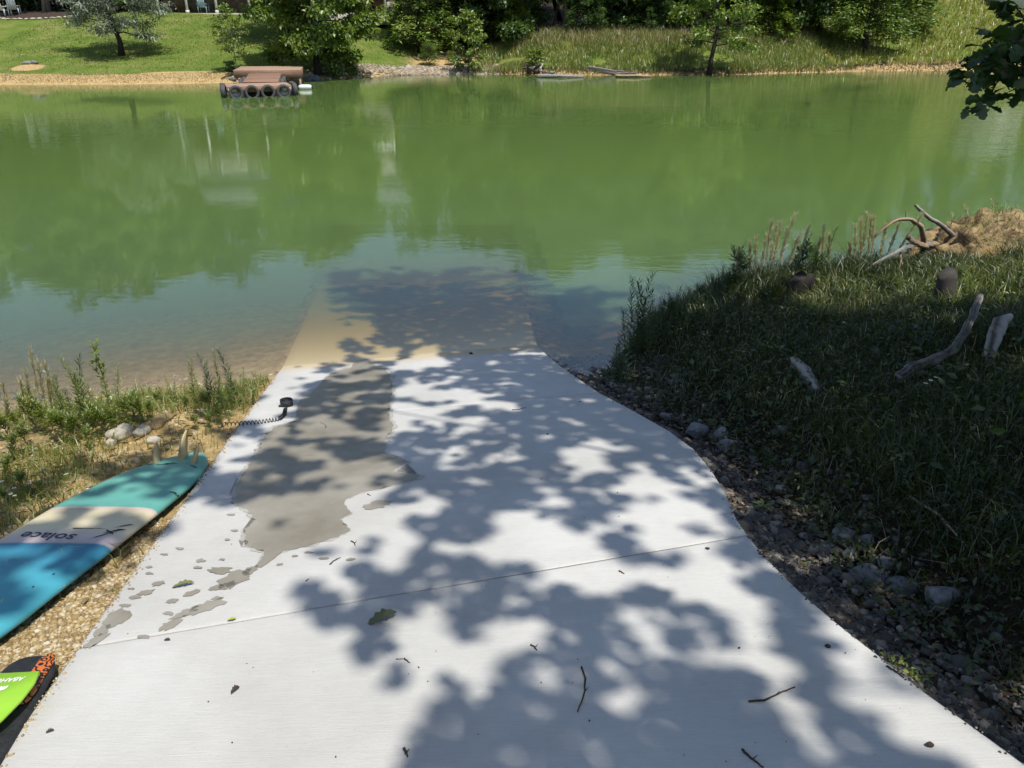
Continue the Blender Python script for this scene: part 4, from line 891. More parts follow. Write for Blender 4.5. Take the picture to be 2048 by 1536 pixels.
# driftwood
def wood_obj(name, pts, rad, m, label, cat='log', sides=16, branches=(), parent=None, grp=None, n=14, seed=0):
    rng = np.random.default_rng(seed); n = max(n, 18); P = resample(np.array(pts, float), n); P[1:-1] += rng.normal(0, np.mean(rad)*.10, (n-2, 3))
    sides = max(sides, 14)
    R_ = np.interp(np.linspace(0, 1, n), np.linspace(0, 1, len(rad)), rad)*(1+rng.normal(0, .04, n))
    V, Fs = tube(P, R_, sides); V = V.reshape(n, sides, 3)
    rid = rng.normal(0, 1, sides)*.10; gr = np.empty((n, sides)); ph = rng.uniform(0, 6)
    for i in range(n):
        tw = i/n*rng.uniform(1.5, 1.6); r_ = np.interp((np.arange(sides)+tw) % sides, np.arange(sides+1), np.append(rid, rid[0])); gr[i] = r_
        V[i] = P[i]+(V[i]-P[i])*(1+r_+rng.normal(0, .025, sides))[:, None]
    d0 = P[1]-P[0]; d0 /= np.linalg.norm(d0); d1 = P[-1]-P[-2]; d1 /= np.linalg.norm(d1)
    V[0] -= d0*(rng.random(sides)*R_[0]*.7)[:, None]; V[-1] += d1*(rng.random(sides)*R_[-1]*.9)[:, None]
    me = mesh_np(name, V.reshape(-1, 3), Fs); at_ = me.attributes.new('grain', 'FLOAT', 'POINT'); at_.data.foreach_set('value', np.clip(.5+gr.ravel()*3.2, 0, 1).astype(np.float32))
    o = obj(name, me, m, parent, smooth=False)
    return tag(o, label, cat, grp) if parent is None else o
def wood_material(name, c1, c2):
    m, nt, b = newmat(name); at_ = nt.nodes.new('ShaderNodeAttribute'); at_.attribute_name = 'grain'; vec = coords(nt, 'Object')
    n1 = noise_node(nt, 30, 6, .7, vec); n2 = noise_node(nt, 5, 4, .6, vec); ad = nt.nodes.new('ShaderNodeMath'); ad.operation = 'MULTIPLY_ADD'; ad.inputs[1].default_value = .55
    nt.links.new(n1.outputs['Fac'], ad.inputs[0]); nt.links.new(at_.outputs['Fac'], ad.inputs[2]); ad2 = nt.nodes.new('ShaderNodeMath'); ad2.operation = 'MULTIPLY_ADD'; ad2.inputs[1].default_value = .5; nt.links.new(n2.outputs['Fac'], ad2.inputs[0]); nt.links.new(ad.outputs[0], ad2.inputs[2])
    r = ramp_node(nt, [(.55, c2), (1.0, c1)]); sc_ = nt.nodes.new('ShaderNodeMath'); sc_.operation = 'MULTIPLY'; sc_.inputs[1].default_value = .78; nt.links.new(ad2.outputs[0], sc_.inputs[0]); nt.links.new(sc_.outputs[0], r.inputs['Fac']); nt.links.new(r.outputs[0], b.inputs['Base Color'])
    b.inputs['Roughness'].default_value = .9; bp = nt.nodes.new('ShaderNodeBump'); bp.inputs['Strength'].default_value = .6; bp.inputs['Distance'].default_value = .006; nt.links.new(n1.outputs['Fac'], bp.inputs['Height']); nt.links.new(bp.outputs[0], b.inputs['Normal']); return m
M['drift'] = wood_material('drift', (.34,.32,.285), (.055,.048,.04)); M['drift_tan'] = wood_material('drift_tan', (.36,.27,.17), (.07,.05,.03))
def pts_g(L, dz=0.0): return [np.array([p[0], p[1], H(p[0], p[1])+dz]) for p in (PG(u, v) for u, v in L)]
wood_obj('driftwood_log', [PZ(1078,153,.05), PZ(1120,153,.08), PZ(1166,154,.03)], [.16,.13,.09], M['drift'], 'pale straight log in the water right of the root pile', seed=1)
wood_obj('driftwood_log', pts_g([(1176,140),(1200,144),(1225,149),(1270,149)], .12), [.14,.16,.14,.07], M['drift'], 'crooked pale driftwood log on the far bank', seed=2)
wood_obj('driftwood_log', [PZ(1232,152,.08), PZ(1270,152.5,.08), PZ(1303,153.5,.03)], [.10,.10,.05], M['drift_tan'], 'thin log lying at the water right of the crooked one', seed=3)
rp = empty('root_pile', up(PG(1075,147))); tag(rp, 'dark tangled root pile at the far water edge', 'driftwood')
rng = np.random.default_rng(9)
for k in range(16):
    a = rng.uniform(-1.5, 1.5); L = rng.uniform(.5, 1.5); P = [np.array([rng.uniform(-.7, .7), rng.uniform(-.4, .4), rng.uniform(0, .35)])]
    for j in range(3): P.append(P[-1]+np.array([math.cos(a)*L/3*rng.choice([-1, 1]), math.sin(a)*L/4, rng.uniform(-.12, .2)]))
    wood_obj('root', P, [.09, .06, .025], M['bark'] if k % 3 else M['drift'], '', parent=rp, sides=6, n=8, seed=k)
wood_obj('fallen_branch', pts_g([(443,160),(455,155),(470,150)], .1), [.03,.05,.06], M['bark'], 'grey fallen branch on the sand left of the platform', 'branch', seed=6)
wood_obj('fallen_log', pts_g([(868,110),(905,108),(948,106)], .08), [.09,.10,.08], M['drift'], 'white log lying across the shaded gap before the woods', seed=7)
wood_obj('fallen_branch', pts_g([(1938,62),(1960,66),(1985,72)], .3), [.05,.06,.03], M['bark'], 'dark dead branch in the yellow hillside grass', 'branch', seed=8)
# white building up the right hill, mirrored in the pond
wbx, wby = ux(2040, 77, 6), 77.0
wbz = H(wbx, wby-1.5)-.1
wb = empty('white_shed', (wbx, wby, wbz)); tag(wb, 'white shed up the right hillside, mirrored as a bright patch', 'shed')
part('wall', M['siding'], wb, *box(0, 0, 1.4, 4.4, 4.0, 2.8)); V = np.array([[-2.5,-2.2,2.8],[2.5,-2.2,2.8],[2.5,2.2,2.8],[-2.5,2.2,2.8],[-2.5,0,4.0],[2.5,0,4.0]])
part('roof', M['roof'], wb, V, [np.array([[0,1,5,4],[2,3,4,5],[3,2,1,0]]), np.array([[0,4,3],[1,2,5]])]); part('door', M['white_paint'], wb, *box(0, -2.03, 1.05, 1.4, .06, 2.1, .01))

# ================================================================== NEAR BANK: board, leash, paddle
def board_material():
    m, nt, b = newmat('board_skin')
    tc = nt.nodes.new('ShaderNodeTexCoord'); sx = nt.nodes.new('ShaderNodeSeparateXYZ'); nt.links.new(tc.outputs['Object'], sx.inputs[0])
    n = noise_node(nt, 5, 5, .6, tc.outputs['Object'])
    f = nt.nodes.new('ShaderNodeMath'); f.operation = 'MULTIPLY_ADD'; f.inputs[1].default_value = -.10; nt.links.new(sx.outputs['X'], f.inputs[0]); nt.links.new(sx.outputs['Y'], f.inputs[2])
    mr = nt.nodes.new('ShaderNodeMapRange'); mr.inputs['From Max'].default_value = 2.7; nt.links.new(f.outputs[0], mr.inputs['Value'])
    L = 2.7
    r = ramp_node(nt, [(0, (.17,.45,.39)), (.98/L, (.62,.50,.44)), (1.03/L, (.72,.63,.42)), (1.22/L, (.76,.68,.47)), (1.36/L, (.55,.45,.50)), (1.375/L, (.035,.20,.33)), (1.7/L, (.065,.34,.43)), (1.0, (.09,.42,.48))])
    r.color_ramp.interpolation = 'LINEAR'
    e = r.color_ramp.elements
    for p, c in ((.97/L, (.13,.40,.34)), (1.368/L, (.66,.56,.42))):
        q = e.new(p); q.color = (*c, 1)
    nt.links.new(mr.outputs[0], r.inputs['Fac'])
    n2 = noise_node(nt, 2.2, 5, .6, tc.outputs['Object']); r2 = ramp_node(nt, [(.35, (.80,.80,.82)), (.6, (1,1,1))]); nt.links.new(n2.outputs['Fac'], r2.inputs['Fac'])
    mx = nt.nodes.new('ShaderNodeMixRGB'); mx.blend_type = 'MULTIPLY'; mx.inputs['Fac'].default_value = .8; nt.links.new(r.outputs[0], mx.inputs['Color1']); nt.links.new(r2.outputs[0], mx.inputs['Color2'])
    # fine yellowish pressure cracks near the tail
    vr = nt.nodes.new('ShaderNodeTexVoronoi'); vr.feature = 'DISTANCE_TO_EDGE'; vr.inputs['Scale'].default_value = 16; nt.links.new(n.outputs['Color'], vr.inputs['Vector'])
    nt.links.new(coords(nt, 'Object'), vr.inputs['Vector'])
    cr = ramp_node(nt, [(0, (1,1,1)), (.02, (0,0,0))]); nt.links.new(vr.outputs['Distance'], cr.inputs['Fac'])
    ms = ramp_node(nt, [(.56, (0,0,0)), (.62, (1,1,1))]); nt.links.new(n.outputs['Fac'], ms.inputs['Fac'])
    m3 = nt.nodes.new('ShaderNodeMath'); m3.operation = 'MULTIPLY'; nt.links.new(cr.outputs[0], m3.inputs[0]); nt.links.new(ms.outputs[0], m3.inputs[1])
    m4 = nt.nodes.new('ShaderNodeMath'); m4.operation = 'MULTIPLY'; m4.inputs[1].default_value = .5; nt.links.new(m3.outputs[0], m4.inputs[0])
    mx2 = nt.nodes.new('ShaderNodeMixRGB'); mx2.inputs['Color2'].default_value = (.50,.55,.25,1); nt.links.new(m4.outputs[0], mx2.inputs['Fac']); nt.links.new(mx.outputs[0], mx2.inputs['Color1'])
    nt.links.new(mx2.outputs[0], b.inputs['Base Color']); b.inputs['Roughness'].default_value = .34; b.inputs['Specular IOR Level'].default_value = .4
    return m
BL = 2.7
tail = np.array([-1.995, 4.12]); bdir = np.array([-.085, -1.0]); bdir /= np.linalg.norm(bdir)
def bhw(s): return np.interp(s, [0,.02,.07,.2,.4,.6,.95,1.4,1.9,2.3,2.55,2.66,2.7], [.055,.075,.105,.168,.222,.252,.276,.278,.25,.185,.10,.045,.008])
def bz(s): return -.075*((s-1.25)/1.25)**2
board = empty('surfboard', (tail[0], tail[1], S(*tail)+.075), math.atan2(-bdir[0], bdir[1]))
tag(board, 'teal, cream and blue surfboard lying fins-up beside the ramp', 'surfboard')
# tilt the board along the bank: local +Y runs to the nose
board.rotation_euler = (math.atan(-(SB*bdir[0]+SCY*bdir[1])*-1), 0, math.atan2(-bdir[0], bdir[1]))
ns, sec = 60, [(0,0),(.35,0),(.62,-.001),(.80,-.004),(.91,-.011),(.975,-.024),(1.0,-.036),(.985,-.048),(.92,-.060),(.75,-.072),(.45,-.080),(0,-.083)]
prof = sec+[(-a, b) for a, b in sec[-2:0:-1]]
V = []; k = len(prof)
ss = BL*(.5-.5*np.cos(np.linspace(0, np.pi, ns)))
for s_ in ss:
    hwid = bhw(s_); th_ = min(1.0, .35+hwid/.16)
    for a, b in prof: V.append([a*hwid, s_, bz(s_)+b*th_])
V = np.array(V); Fq = np.array([[i*k+j, i*k+(j+1) % k, (i+1)*k+(j+1) % k, (i+1)*k+j] for i in range(ns-1) for j in range(k)])
obj('hull', mesh_np('hull', V, [Fq, np.array([np.arange(k)[::-1]]), np.array([(ns-1)*k+np.arange(k)])]), board_material(), board, smooth=True)
M['fin'] = mat('fin', (.58,.49,.27), (.42,.33,.16), 8, .35, 0)
def fin(x, s0, chord, hgt, rake, cant, thick=.013):
    n = 10; rows = []
    for i in range(n):
        t = i/(n-1); c = chord*(1-t**2.2)**.6*.75+.022; y0 = s0-rake*t**1.7; tk = thick*(1-.25*t)*(1 if i < n-1 else .5)
        z = hgt*t
        rows.append([[x+cant*z, y0+c/2, z],[x+cant*z+tk/2, y0, z],[x+cant*z, y0-c/2, z],[x+cant*z-tk/2, y0, z]])
    V = np.array(rows).reshape(-1, 3); V[:, 2] += bz(s0)-.004
    Fq = [[i*4+j, i*4+(j+1) % 4, (i+1)*4+(j+1) % 4, (i+1)*4+j] for i in range(n-1) for j in range(4)]+[[(n-1)*4+j for j in range(4)]]
    return V, np.array(Fq)
for (x, s0, ch, hg, rk_, ct) in ((0.0, .17, .13, .165, .085, .05), (.118, .24, .09, .105, .05, .30), (-.105, .24, .09, .105, .05, -.12)):
    obj('fin', mesh_np('fin', *fin(x, s0, ch, hg, rk_, ct)), M['fin'], board, smooth=True)
def text_mesh(name, body, size, mat_, parent, place, bold=0.0):
    cu = bpy.data.curves.new(name, 'FONT'); cu.body = body; cu.size = size; cu.align_x = 'LEFT'; cu.offset = bold; cu.resolution_u = 3
    tmp = bpy.data.objects.new('tmp_text', cu); COL.objects.link(tmp)
    dg = bpy.context.evaluated_depsgraph_get(); me = bpy.data.meshes.new_from_object(tmp.evaluated_get(dg)); bpy.data.objects.remove(tmp)
    co = np.zeros(len(me.vertices)*3); me.vertices.foreach_get('co', co); co = place(co.reshape(-1, 3)); me.vertices.foreach_set('co', co.ravel().astype(np.float32)); me.name = name
    me.materials.clear(); me.materials.append(mat_); me.update()
    return obj(name, me, None, parent)
def on_hull(P):
    hwid = bhw(P[:, 1]); r_ = np.abs(P[:, 0])/hwid; sx = np.array([a for a, b in sec[:7]]); sz = np.array([b for a, b in sec[:7]])
    return np.column_stack([P[:, 0], P[:, 1], bz(P[:, 1])+np.interp(r_, sx, sz)*np.minimum(1, .35+hwid/.16)+.002])
# the letters read from the nose: local x to the right of a viewer standing at the nose
text_mesh('lettering', 'solace', .105, M['print_dark'], board, lambda c: on_hull(np.column_stack([-.085+c[:, 0]*1.0, 1.285+c[:, 1]*.95, 0*c[:, 0]])), .0012)
def blot(pts, name, m):
    P = np.array(pts, float); c = P.mean(0); n = len(P); Q = np.vstack([[c], P]); V = on_hull(np.column_stack([Q, 0*Q[:, :1]])); V[:, 2] += .0005
    return obj(name, mesh_np(name, V, np.array([[0, 1+i, 1+(i+1) % n] for i in range(n)])), m, board)
rngb = np.random.default_rng(77)
for (x, s_, a, b, r_) in ((.06,.30,.04,.007,.3),(.02,.27,.035,.009,.2),(.135,.31,.03,.005,.5),(-.135,.30,.035,.006,-.5),(-.20,1.27,.05,.004,.9),(-.225,1.22,.05,.005,.8),(-.21,1.24,.03,.006,-.5),(-.235,1.16,.04,.003,.9),(-.10,1.22,.07,.003,.08),(-.05,1.225,.03,.005,0),(-.245,.72,.02,.012,.3),(-.20,1.62,.006,.006,0),(-.18,1.72,.005,.005,0),(.27,1.22,.004,.06,0)):
    n = 11; th = np.linspace(0, 2*np.pi, n, endpoint=False); rr = 1+rngb.normal(0, .3, n)
    blot([(x+rr[i]*(a*math.cos(t)*math.cos(r_)-b*math.sin(t)*math.sin(r_)), s_+rr[i]*(a*math.cos(t)*math.sin(r_)+b*math.sin(t)*math.cos(r_))) for i, t in enumerate(th)], 'scuff_mark', M['char'])

# leash: cuff on the slab, coiled cord running off its left edge
def coil_path(P, rad, turns):
    P = np.asarray(P); n = len(P); tn = np.gradient(P, axis=0); tn /= np.linalg.norm(tn, axis=1)[:, None]; u = np.cross(tn, [0, 0, 1.0]); u /= np.linalg.norm(u, axis=1)[:, None]; w_ = np.cross(u, tn)
    return P+rad*(np.cos(turns)[:, None]*u+np.sin(turns)[:, None]*w_)
LP = [(571,828),(569,838),(560,846),(545,849),(520,852.5),(495,855),(470,856.5),(450,857),(440,862)]
LP = [PS(u, v-5) for u, v in LP]
lsh = empty('board_leash', PS(574, 812)); tag(lsh, 'black coiled leash with its cuff lying on the ramp edge', 'leash')
o0 = np.array(lsh.location)
base = resample(np.array(LP), 460)+[0, 0, .016]; tq = np.linspace(0, 1, 460); ph = 2*np.pi*(30*(tq*1.55-.55*tq**1.6)); 
obj('coil', mesh_np('coil', *tube(coil_path(base, .0125, ph)-o0, .0030, 6)), M['black_plastic'], lsh, smooth=True)
cuff = MB(); n = 28; th = np.linspace(.35, 2*np.pi-.1, n)
for rr, w_ in ((.034, .055),):
    V = []
    for t in th:
        for r2, zz in ((rr, 0), (rr+.007, 0), (rr+.007, w_), (rr, w_)): V.append([r2*math.cos(t)*1.15, r2*math.sin(t), zz])
    Fq = [[i*4+j, i*4+(j+1) % 4, (i+1)*4+(j+1) % 4, (i+1)*4+j] for i in range(n-1) for j in range(4)]+[[0,1,2,3],[(n-1)*4+3,(n-1)*4+2,(n-1)*4+1,(n-1)*4]]
    cuff.add(np.array(V), np.array(Fq))
cuff.add(*box(.0, .0, .028, .05, .045, .05, .012)); obj('cuff', cuff, M['black_foam'], lsh)
tb = MB(); V, Fq = box(-.038, -.022, .010, .035, .012, .018, .003); tb.add(V, Fq); obj('pull_tab', tb, M['black_foam'], lsh)
P = resample(np.array([np.array(PS(574,815))+[0,0,.02], np.array(PS(573,823))+[0,0,.012], np.array(base[0])]), 8)-o0
obj('swivel_tube', mesh_np('swivel_tube', *tube(P, .0075, 8)), M['black_plastic'], lsh, smooth=True)

# green paddle blade with white print, resting on a black board with an orange patterned pad
M['paddle_green'] = mat('paddle_green', (.33,.62,.055), (.27,.54,.04), 4, .35, .1, 40)
def orange_material():
    m, nt, b = newmat('orange_swirl'); vec = coords(nt, 'Object')
    v = nt.nodes.new('ShaderNodeTexVoronoi'); v.inputs['Scale'].default_value = 34; nt.links.new(vec, v.inputs['Vector'])
    ml = nt.nodes.new('ShaderNodeMath'); ml.operation = 'MULTIPLY'; ml.inputs[1].default_value = 17; nt.links.new(v.outputs['Distance'], ml.inputs[0])
    sn = nt.nodes.new('ShaderNodeMath'); sn.operation = 'SINE'; nt.links.new(ml.outputs[0], sn.inputs[0])
    r = ramp_node(nt, [(.35, (.02,.008,.006)), (.55, (.62,.16,.035))]); mr = nt.nodes.new('ShaderNodeMapRange'); mr.inputs['From Min'].default_value = -1; nt.links.new(sn.outputs[0], mr.inputs['Value']); nt.links.new(mr.outputs[0], r.inputs['Fac'])
    nt.links.new(r.outputs[0], b.inputs['Base Color']); b.inputs['Roughness'].default_value = .45; return m
M['orange_swirl'] = orange_material()
bb0 = np.array([-1.60, 1.60]); gz = S(-1.6, 1.6)-.045
bb = empty('skim_board', (bb0[0], bb0[1], gz), math.radians(11)); tag(bb, 'narrow black board with an orange swirl pad under the green blade', 'board')
bb.rotation_euler = (-math.atan(.18), math.radians(8), math.radians(11))
def oval_plate(hw_, y0, y1, z0, z1, n=40, tip=.14, rnd=.012):
    """rounded-end plate along local y; rim rounded"""
    pts = []
    for i in range(n):
        t = 2*np.pi*i/n; c, s_ = math.cos(t), math.sin(t)
        x = hw_*np.sign(c)*abs(c)**.8; y = (y1-tip if s_ > 0 else y0+tip)+tip*np.sign(s_)*abs(s_)**.8; pts.append((x, y))
    P = np.array(pts); c0 = P.mean(0); V = []
    for f, z in ((1-rnd/hw_, z0), (1, z0+rnd*.6), (1, z1-rnd*.6), (1-rnd/hw_, z1)): V += [[c0[0]+(p[0]-c0[0])*f, c0[1]+(p[1]-c0[1])*(1-(1-f)*hw_/(y1-y0)*2), z] for p in P]
    V = np.array(V); Fq = np.array([[r_*n+i, r_*n+(i+1) % n, (r_+1)*n+(i+1) % n, (r_+1)*n+i] for r_ in range(3) for i in range(n)])
    return V, [Fq, np.array([np.arange(n)[::-1]]), np.array([3*n+np.arange(n)])]
obj('deck', mesh_np('deck', *oval_plate(.085, -.75, .38, .03, .075)), M['black_foam'], bb)
V, Fs = oval_plate(.026, .10, .370, .0755, .085, rnd=.005, tip=.07); V[:, 0] += .045
pad = obj('patterned_pad', mesh_np('patterned_pad', V, Fs), M['orange_swirl'], bb)
V, Fs = oval_plate(.026, .0, .368, .086, .0875, rnd=.003, tip=.08)
gp = empty('paddle_blade', (-1.70, 1.62, S(-1.70, 1.62)+.055), 0); tag(gp, 'lime green paddle blade with white lettering at the ramp corner', 'paddle')
gp.rotation_euler = (-math.atan(.18), math.radians(-3), 0)
OUT = [(.137,.215),(.160,.15),(.172,.07),(.170,-.02),(.15,-.12),(.11,-.20),(.05,-.26),(-.02,-.28),(-.09,-.25),(-.15,-.17),(-.18,-.06),(-.19,.08),(-.18,.20),(-.1,.222),(.02,.222)]
P = np.array(OUT); n = len(P); V = []
for f, z in ((.985, 0), (1.0, .004), (1.0, .009), (.985, .012)): V += [[p[0]*f, p[1]*f, z+.012*(abs(p[0])/.18)**2] for p in P]
V.append([0, 0, .010]); V.append([0, 0, .0]); V = np.array(V)
Fq = np.array([[r_*n+(i+1) % n, r_*n+i, (r_+1)*n+i, (r_+1)*n+(i+1) % n] for r_ in range(3) for i in range(n)])
Ft = np.array([[3*n+(i+1) % n, 3*n+i, 4*n] for i in range(n)]+[[i, (i+1) % n, 4*n+1] for i in range(n)])
obj('blade', mesh_np('blade', V, [Fq, Ft]), M['paddle_green'], gp)
def on_blade(c, x0, y0):
    X = x0-c[:, 0]; Y = y0-c[:, 1]; return np.column_stack([X, Y, .0135+.012*np.maximum(0, np.abs(X)/.18)**1.4])
text_mesh('lettering', 'ABAHUB', .029, M['print_white'], gp, lambda c: on_blade(c, .110, .185), .0008)
lg = [(-.016,.0),(-.010,.012),(-.003,.004),(.0,.011),(.006,.004),(.012,.012),(.017,.0),(.012,-.010),(.0,-.015),(-.011,-.010)]
c = np.array([[a, b, 0] for a, b in lg]); Vl = on_blade(c*[-1, -1, 1]*[1, 1, 1], .065, .135); Vl = np.vstack([Vl, Vl.mean(0)])
obj('emblem', mesh_np('emblem', Vl, np.array([[i, (i+1) % 10, 10] for i in range(10)])), M['print_white'], gp)
sp_ = [np.array([0, -.05, .014]), np.array([0, -.27, .02]), np.array([-.02, -.7, .03])]
obj('shaft', mesh_np('shaft', *tube(resample(np.array(sp_), 8), .013, 10)), M['black_plastic'], gp, smooth=True)

# ================================================================== NEAR OAK: crown shaped along the sun rays so its leaves throw the mapped shade
ROWS = {560:[(640,0),(670,.93),(900,.9),(1000,.6),(1150,0),(2048,0)],
 600:[(660,0),(720,.93),(900,.98),(1190,.96),(1220,.2),(1400,.5),(1500,.6),(1700,.25),(2048,.1)],
 640:[(720,0),(760,.95),(1200,.985),(1230,.6),(1300,.95),(1550,.9),(2048,.72)],
 680:[(670,0),(700,.7),(760,.5),(800,.95),(1240,.985),(2048,.98)],
 705:[(670,0),(700,.4),(800,.15),(875,.1),(900,.92),(2048,.97)],
 750:[(560,0),(600,.25),(640,.5),(780,.45),(840,.3),(870,.9),(1130,.93),(2048,.97)],
 800:[(0,0),(430,0),(480,.15),(560,.2),(620,.65),(780,.55),(800,.3),(1000,.25),(1080,.5),(1110,.92),(2048,.97)],
 850:[(0,0),(380,.04),(430,.3),(560,.25),(580,.55),(720,.4),(780,.15),(960,.12),(1010,.88),(1290,.88),(1330,.97),(2048,.98)],
 900:[(0,0),(170,.05),(280,.4),(400,.45),(480,.2),(520,.6),(740,.5),(860,.45),(1000,.7),(1140,.85),(1170,.45),(1260,.45),(1300,.8),(1400,.95),(2048,.98)],
 950:[(0,.1),(120,.3),(200,.6),(400,.6),(560,.6),(600,.45),(780,.35),(820,.8),(1100,.82),(1140,.55),(1400,.6),(1450,.95),(2048,.98)],
 1000:[(0,.5),(150,.68),(330,.5),(480,.5),(600,.45),(700,.15),(790,.2),(840,.65),(1200,.7),(1230,.45),(1440,.4),(1480,.95),(2048,.98)],
 1050:[(0,.6),(230,.66),(330,.2),(480,.15),(600,.25),(700,.02),(780,.05),(840,.6),(990,.72),(1020,.3),(1440,.25),(1480,.5),(1500,.95),(2048,.98)],
 1100:[(0,.66),(220,.6),(300,.05),(560,.05),(760,.12),(820,.75),(960,.8),(1000,.15),(1440,.10),(1480,.5),(1540,.95),(2048,.98)],
 1150:[(0,.62),(150,.5),(250,0),(560,0),(600,.35),(700,.7),(1040,.8),(1080,.5),(1150,.12),(1500,.12),(1560,.6),(1640,.9),(2048,.98)],
 1200:[(0,.4),(100,.1),(160,0),(570,0),(610,.65),(760,.6),(800,.4),(900,.4),(960,.62),(1060,.3),(1120,.72),(1600,.72),(1750,.9),(2048,.98)],
 1260:[(630,0),(660,.6),(780,.55),(960,.62),(1010,.12),(1070,.15),(1100,.75),(1700,.75),(1850,.9),(2048,.97)],
 1300:[(690,0),(720,.72),(800,.7),(860,.4),(1000,.5),(1060,.72),(1700,.7),(1900,.85),(2048,.95)],
 1350:[(770,0),(790,.6),(840,.55),(880,.2),(990,.25),(1030,.78),(1400,.74),(1800,.68),(2048,.8)],
 1400:[(850,0),(900,.12),(990,.15),(1040,.65),(1400,.65),(1900,.6),(2000,.4),(2048,.4)],
 1450:[(810,0),(840,.7),(930,.72),(960,.45),(1100,.5),(1200,.7),(1900,.62),(2048,.35)],
 1536:[(790,0),(820,.85),(920,.8),(960,.55),(1300,.62),(1900,.6),(2048,.3)],
 1700:[(600,0),(700,.8),(2048,.6)], 2400:[(400,0),(700,.8),(2048,.8)]}
_rk = sorted(ROWS)
def shade(u, v):  # wanted share of shade, used to place the crown leaves
    v = v+sstep(1150, 1300, u)*16*vnoise(u*.013, v*.01, 91, 3, 1.0)
    cols = np.stack([np.interp(u, [p[0] for p in ROWS[k]], [p[1] for p in ROWS[k]], left=ROWS[k][0][1], right=ROWS[k][-1][1]) for k in _rk])
    f = np.interp(v, _rk, np.arange(len(_rk))); i = np.clip(f.astype(int), 0, len(_rk)-2); t = f-i; j = np.arange(len(u))
    out = cols[i, j]*(1-t)+cols[i+1, j]*t
    return out*sstep(528, 560, v)
rng = np.random.default_rng(2024)
def ground_top(x, y):
    on = (x > left_x(y)) & (x < right_x(y)); g = np.where(on, S(x, y), height(x, y)); return np.maximum(g, 0)
NCL = 34000; PER = 13
cxs = rng.uniform(-5.5, 13, NCL); cys = rng.uniform(-6, 11.5, NCL)
kk = rng.uniform(7.0, 10.5, NCL)
low = rng.random(NCL) < .10; kk[low] = rng.uniform(5.6, 7.5, low.sum())
# leaves grouped in sprays: every spray hangs at its own height above the bank
lx = np.repeat(cxs, PER)+rng.normal(0, .20, NCL*PER); ly = np.repeat(cys, PER)+rng.normal(0, .20, NCL*PER); lk = np.repeat(kk, PER)+rng.normal(0, .12, NCL*PER)
g = ground_top(lx, ly); uu, vv = proj(lx, ly, g); dsh = shade(np.clip(uu, -400, 2400), vv)
dsh = np.where(((lx > 4.2) & (ly < 5.5)) | ((lx > 1.3) & (ly < 1.0)), .96, dsh)  # unseen crown widened to the right and behind the camera to block sky
dens = NCL*PER/(18.5*17.5); LA = .112*.080*.5
cl = np.repeat(rng.random(NCL), PER)
fld = .22*vnoise(lx+ly*.25, ly*1.15, 55, 2, 1.6)+.5*vnoise(lx*1.1, ly*1.3, 57, 1, 3.6)+.9*vnoise(lx, ly*1.1, 58, 1, 6.0)+.9*vnoise(lx, ly, 59, 1, 9.5)
qr = np.empty(len(fld)); qr[np.argsort(fld)] = np.linspace(0, 1, len(fld))
dsh = np.where(dsh > .9, np.minimum(dsh+.035, 1.06), np.where(dsh > .15, dsh+.05*sstep(.15, .5, dsh), dsh))
dsh = np.where((uu > 800) & (vv > 1170) & (dsh > .3), np.minimum(dsh+.03, 1.06), np.where((uu > 850) & (uu < 1420) & (vv > 780) & (vv < 1010), np.minimum(dsh+.08, 1.06), dsh))
inside = sstep(-.035, .035, dsh-qr)
cov = .04*np.clip(dsh, 0, 1)+inside*.945
want = -np.log(1-np.clip(cov, 0, .985))/(dens*LA)
keep = (rng.random(len(lx)) < want) & (dsh > .03)
C = np.column_stack([lx, ly, g])[keep]+SDIR[None]*lk[keep][:, None]
n = len(C); D = rng.normal(0, 1, (n, 3)); D[:, 2] = D[:, 2]*.35-.25; N = rng.normal(0, .35, (n, 3))+SDIR
Lf = .112*rng.uniform(.7, 1.25, n); V, Fq = leaf_quads(C-D/np.linalg.norm(D, axis=1)[:, None]*Lf[:, None]*.5, D, N, Lf, Lf*.72, .08)
tb_ = np.array([7.6, -1.8]); tz = H(*tb_)-.1
oak = empty('oak_tree', (tb_[0], tb_[1], tz)); tag(oak, 'large oak at the right whose lobed leaves hang into the picture', 'tree')
oz = np.array([tb_[0], tb_[1], tz])
obj('crown', mesh_np('crown', V-oz, Fq), M['leaf_oak'], oak)
W = MB(); tp = np.array([[0,0,0],[-.1,.1,2.5],[-.35,.3,5.5],[-.6,.5,9],[-.9,.6,13]]); tpr = resample(tp, 14)
W.add(*tube(tpr, np.linspace(.36, .10, 14), 12))
idx = rng.choice(n, 90)
for q in idx:
    e = C[q]-oz; h0 = np.clip(e[2]-np.linalg.norm(e[:2])*.45, 3.6, 12); p0 = np.array([np.interp(h0, tpr[:, 2], tpr[:, k_]) for k_ in range(3)])
    if e[0] < -6.9: continue
    mid = (p0+e)/2+np.array([0, 0, .5]); W.add(*tube(resample(np.array([p0, mid, e]), 7), np.linspace(.055, .008, 7), 6, False))
obj('trunk', W, M['bark'], oak)
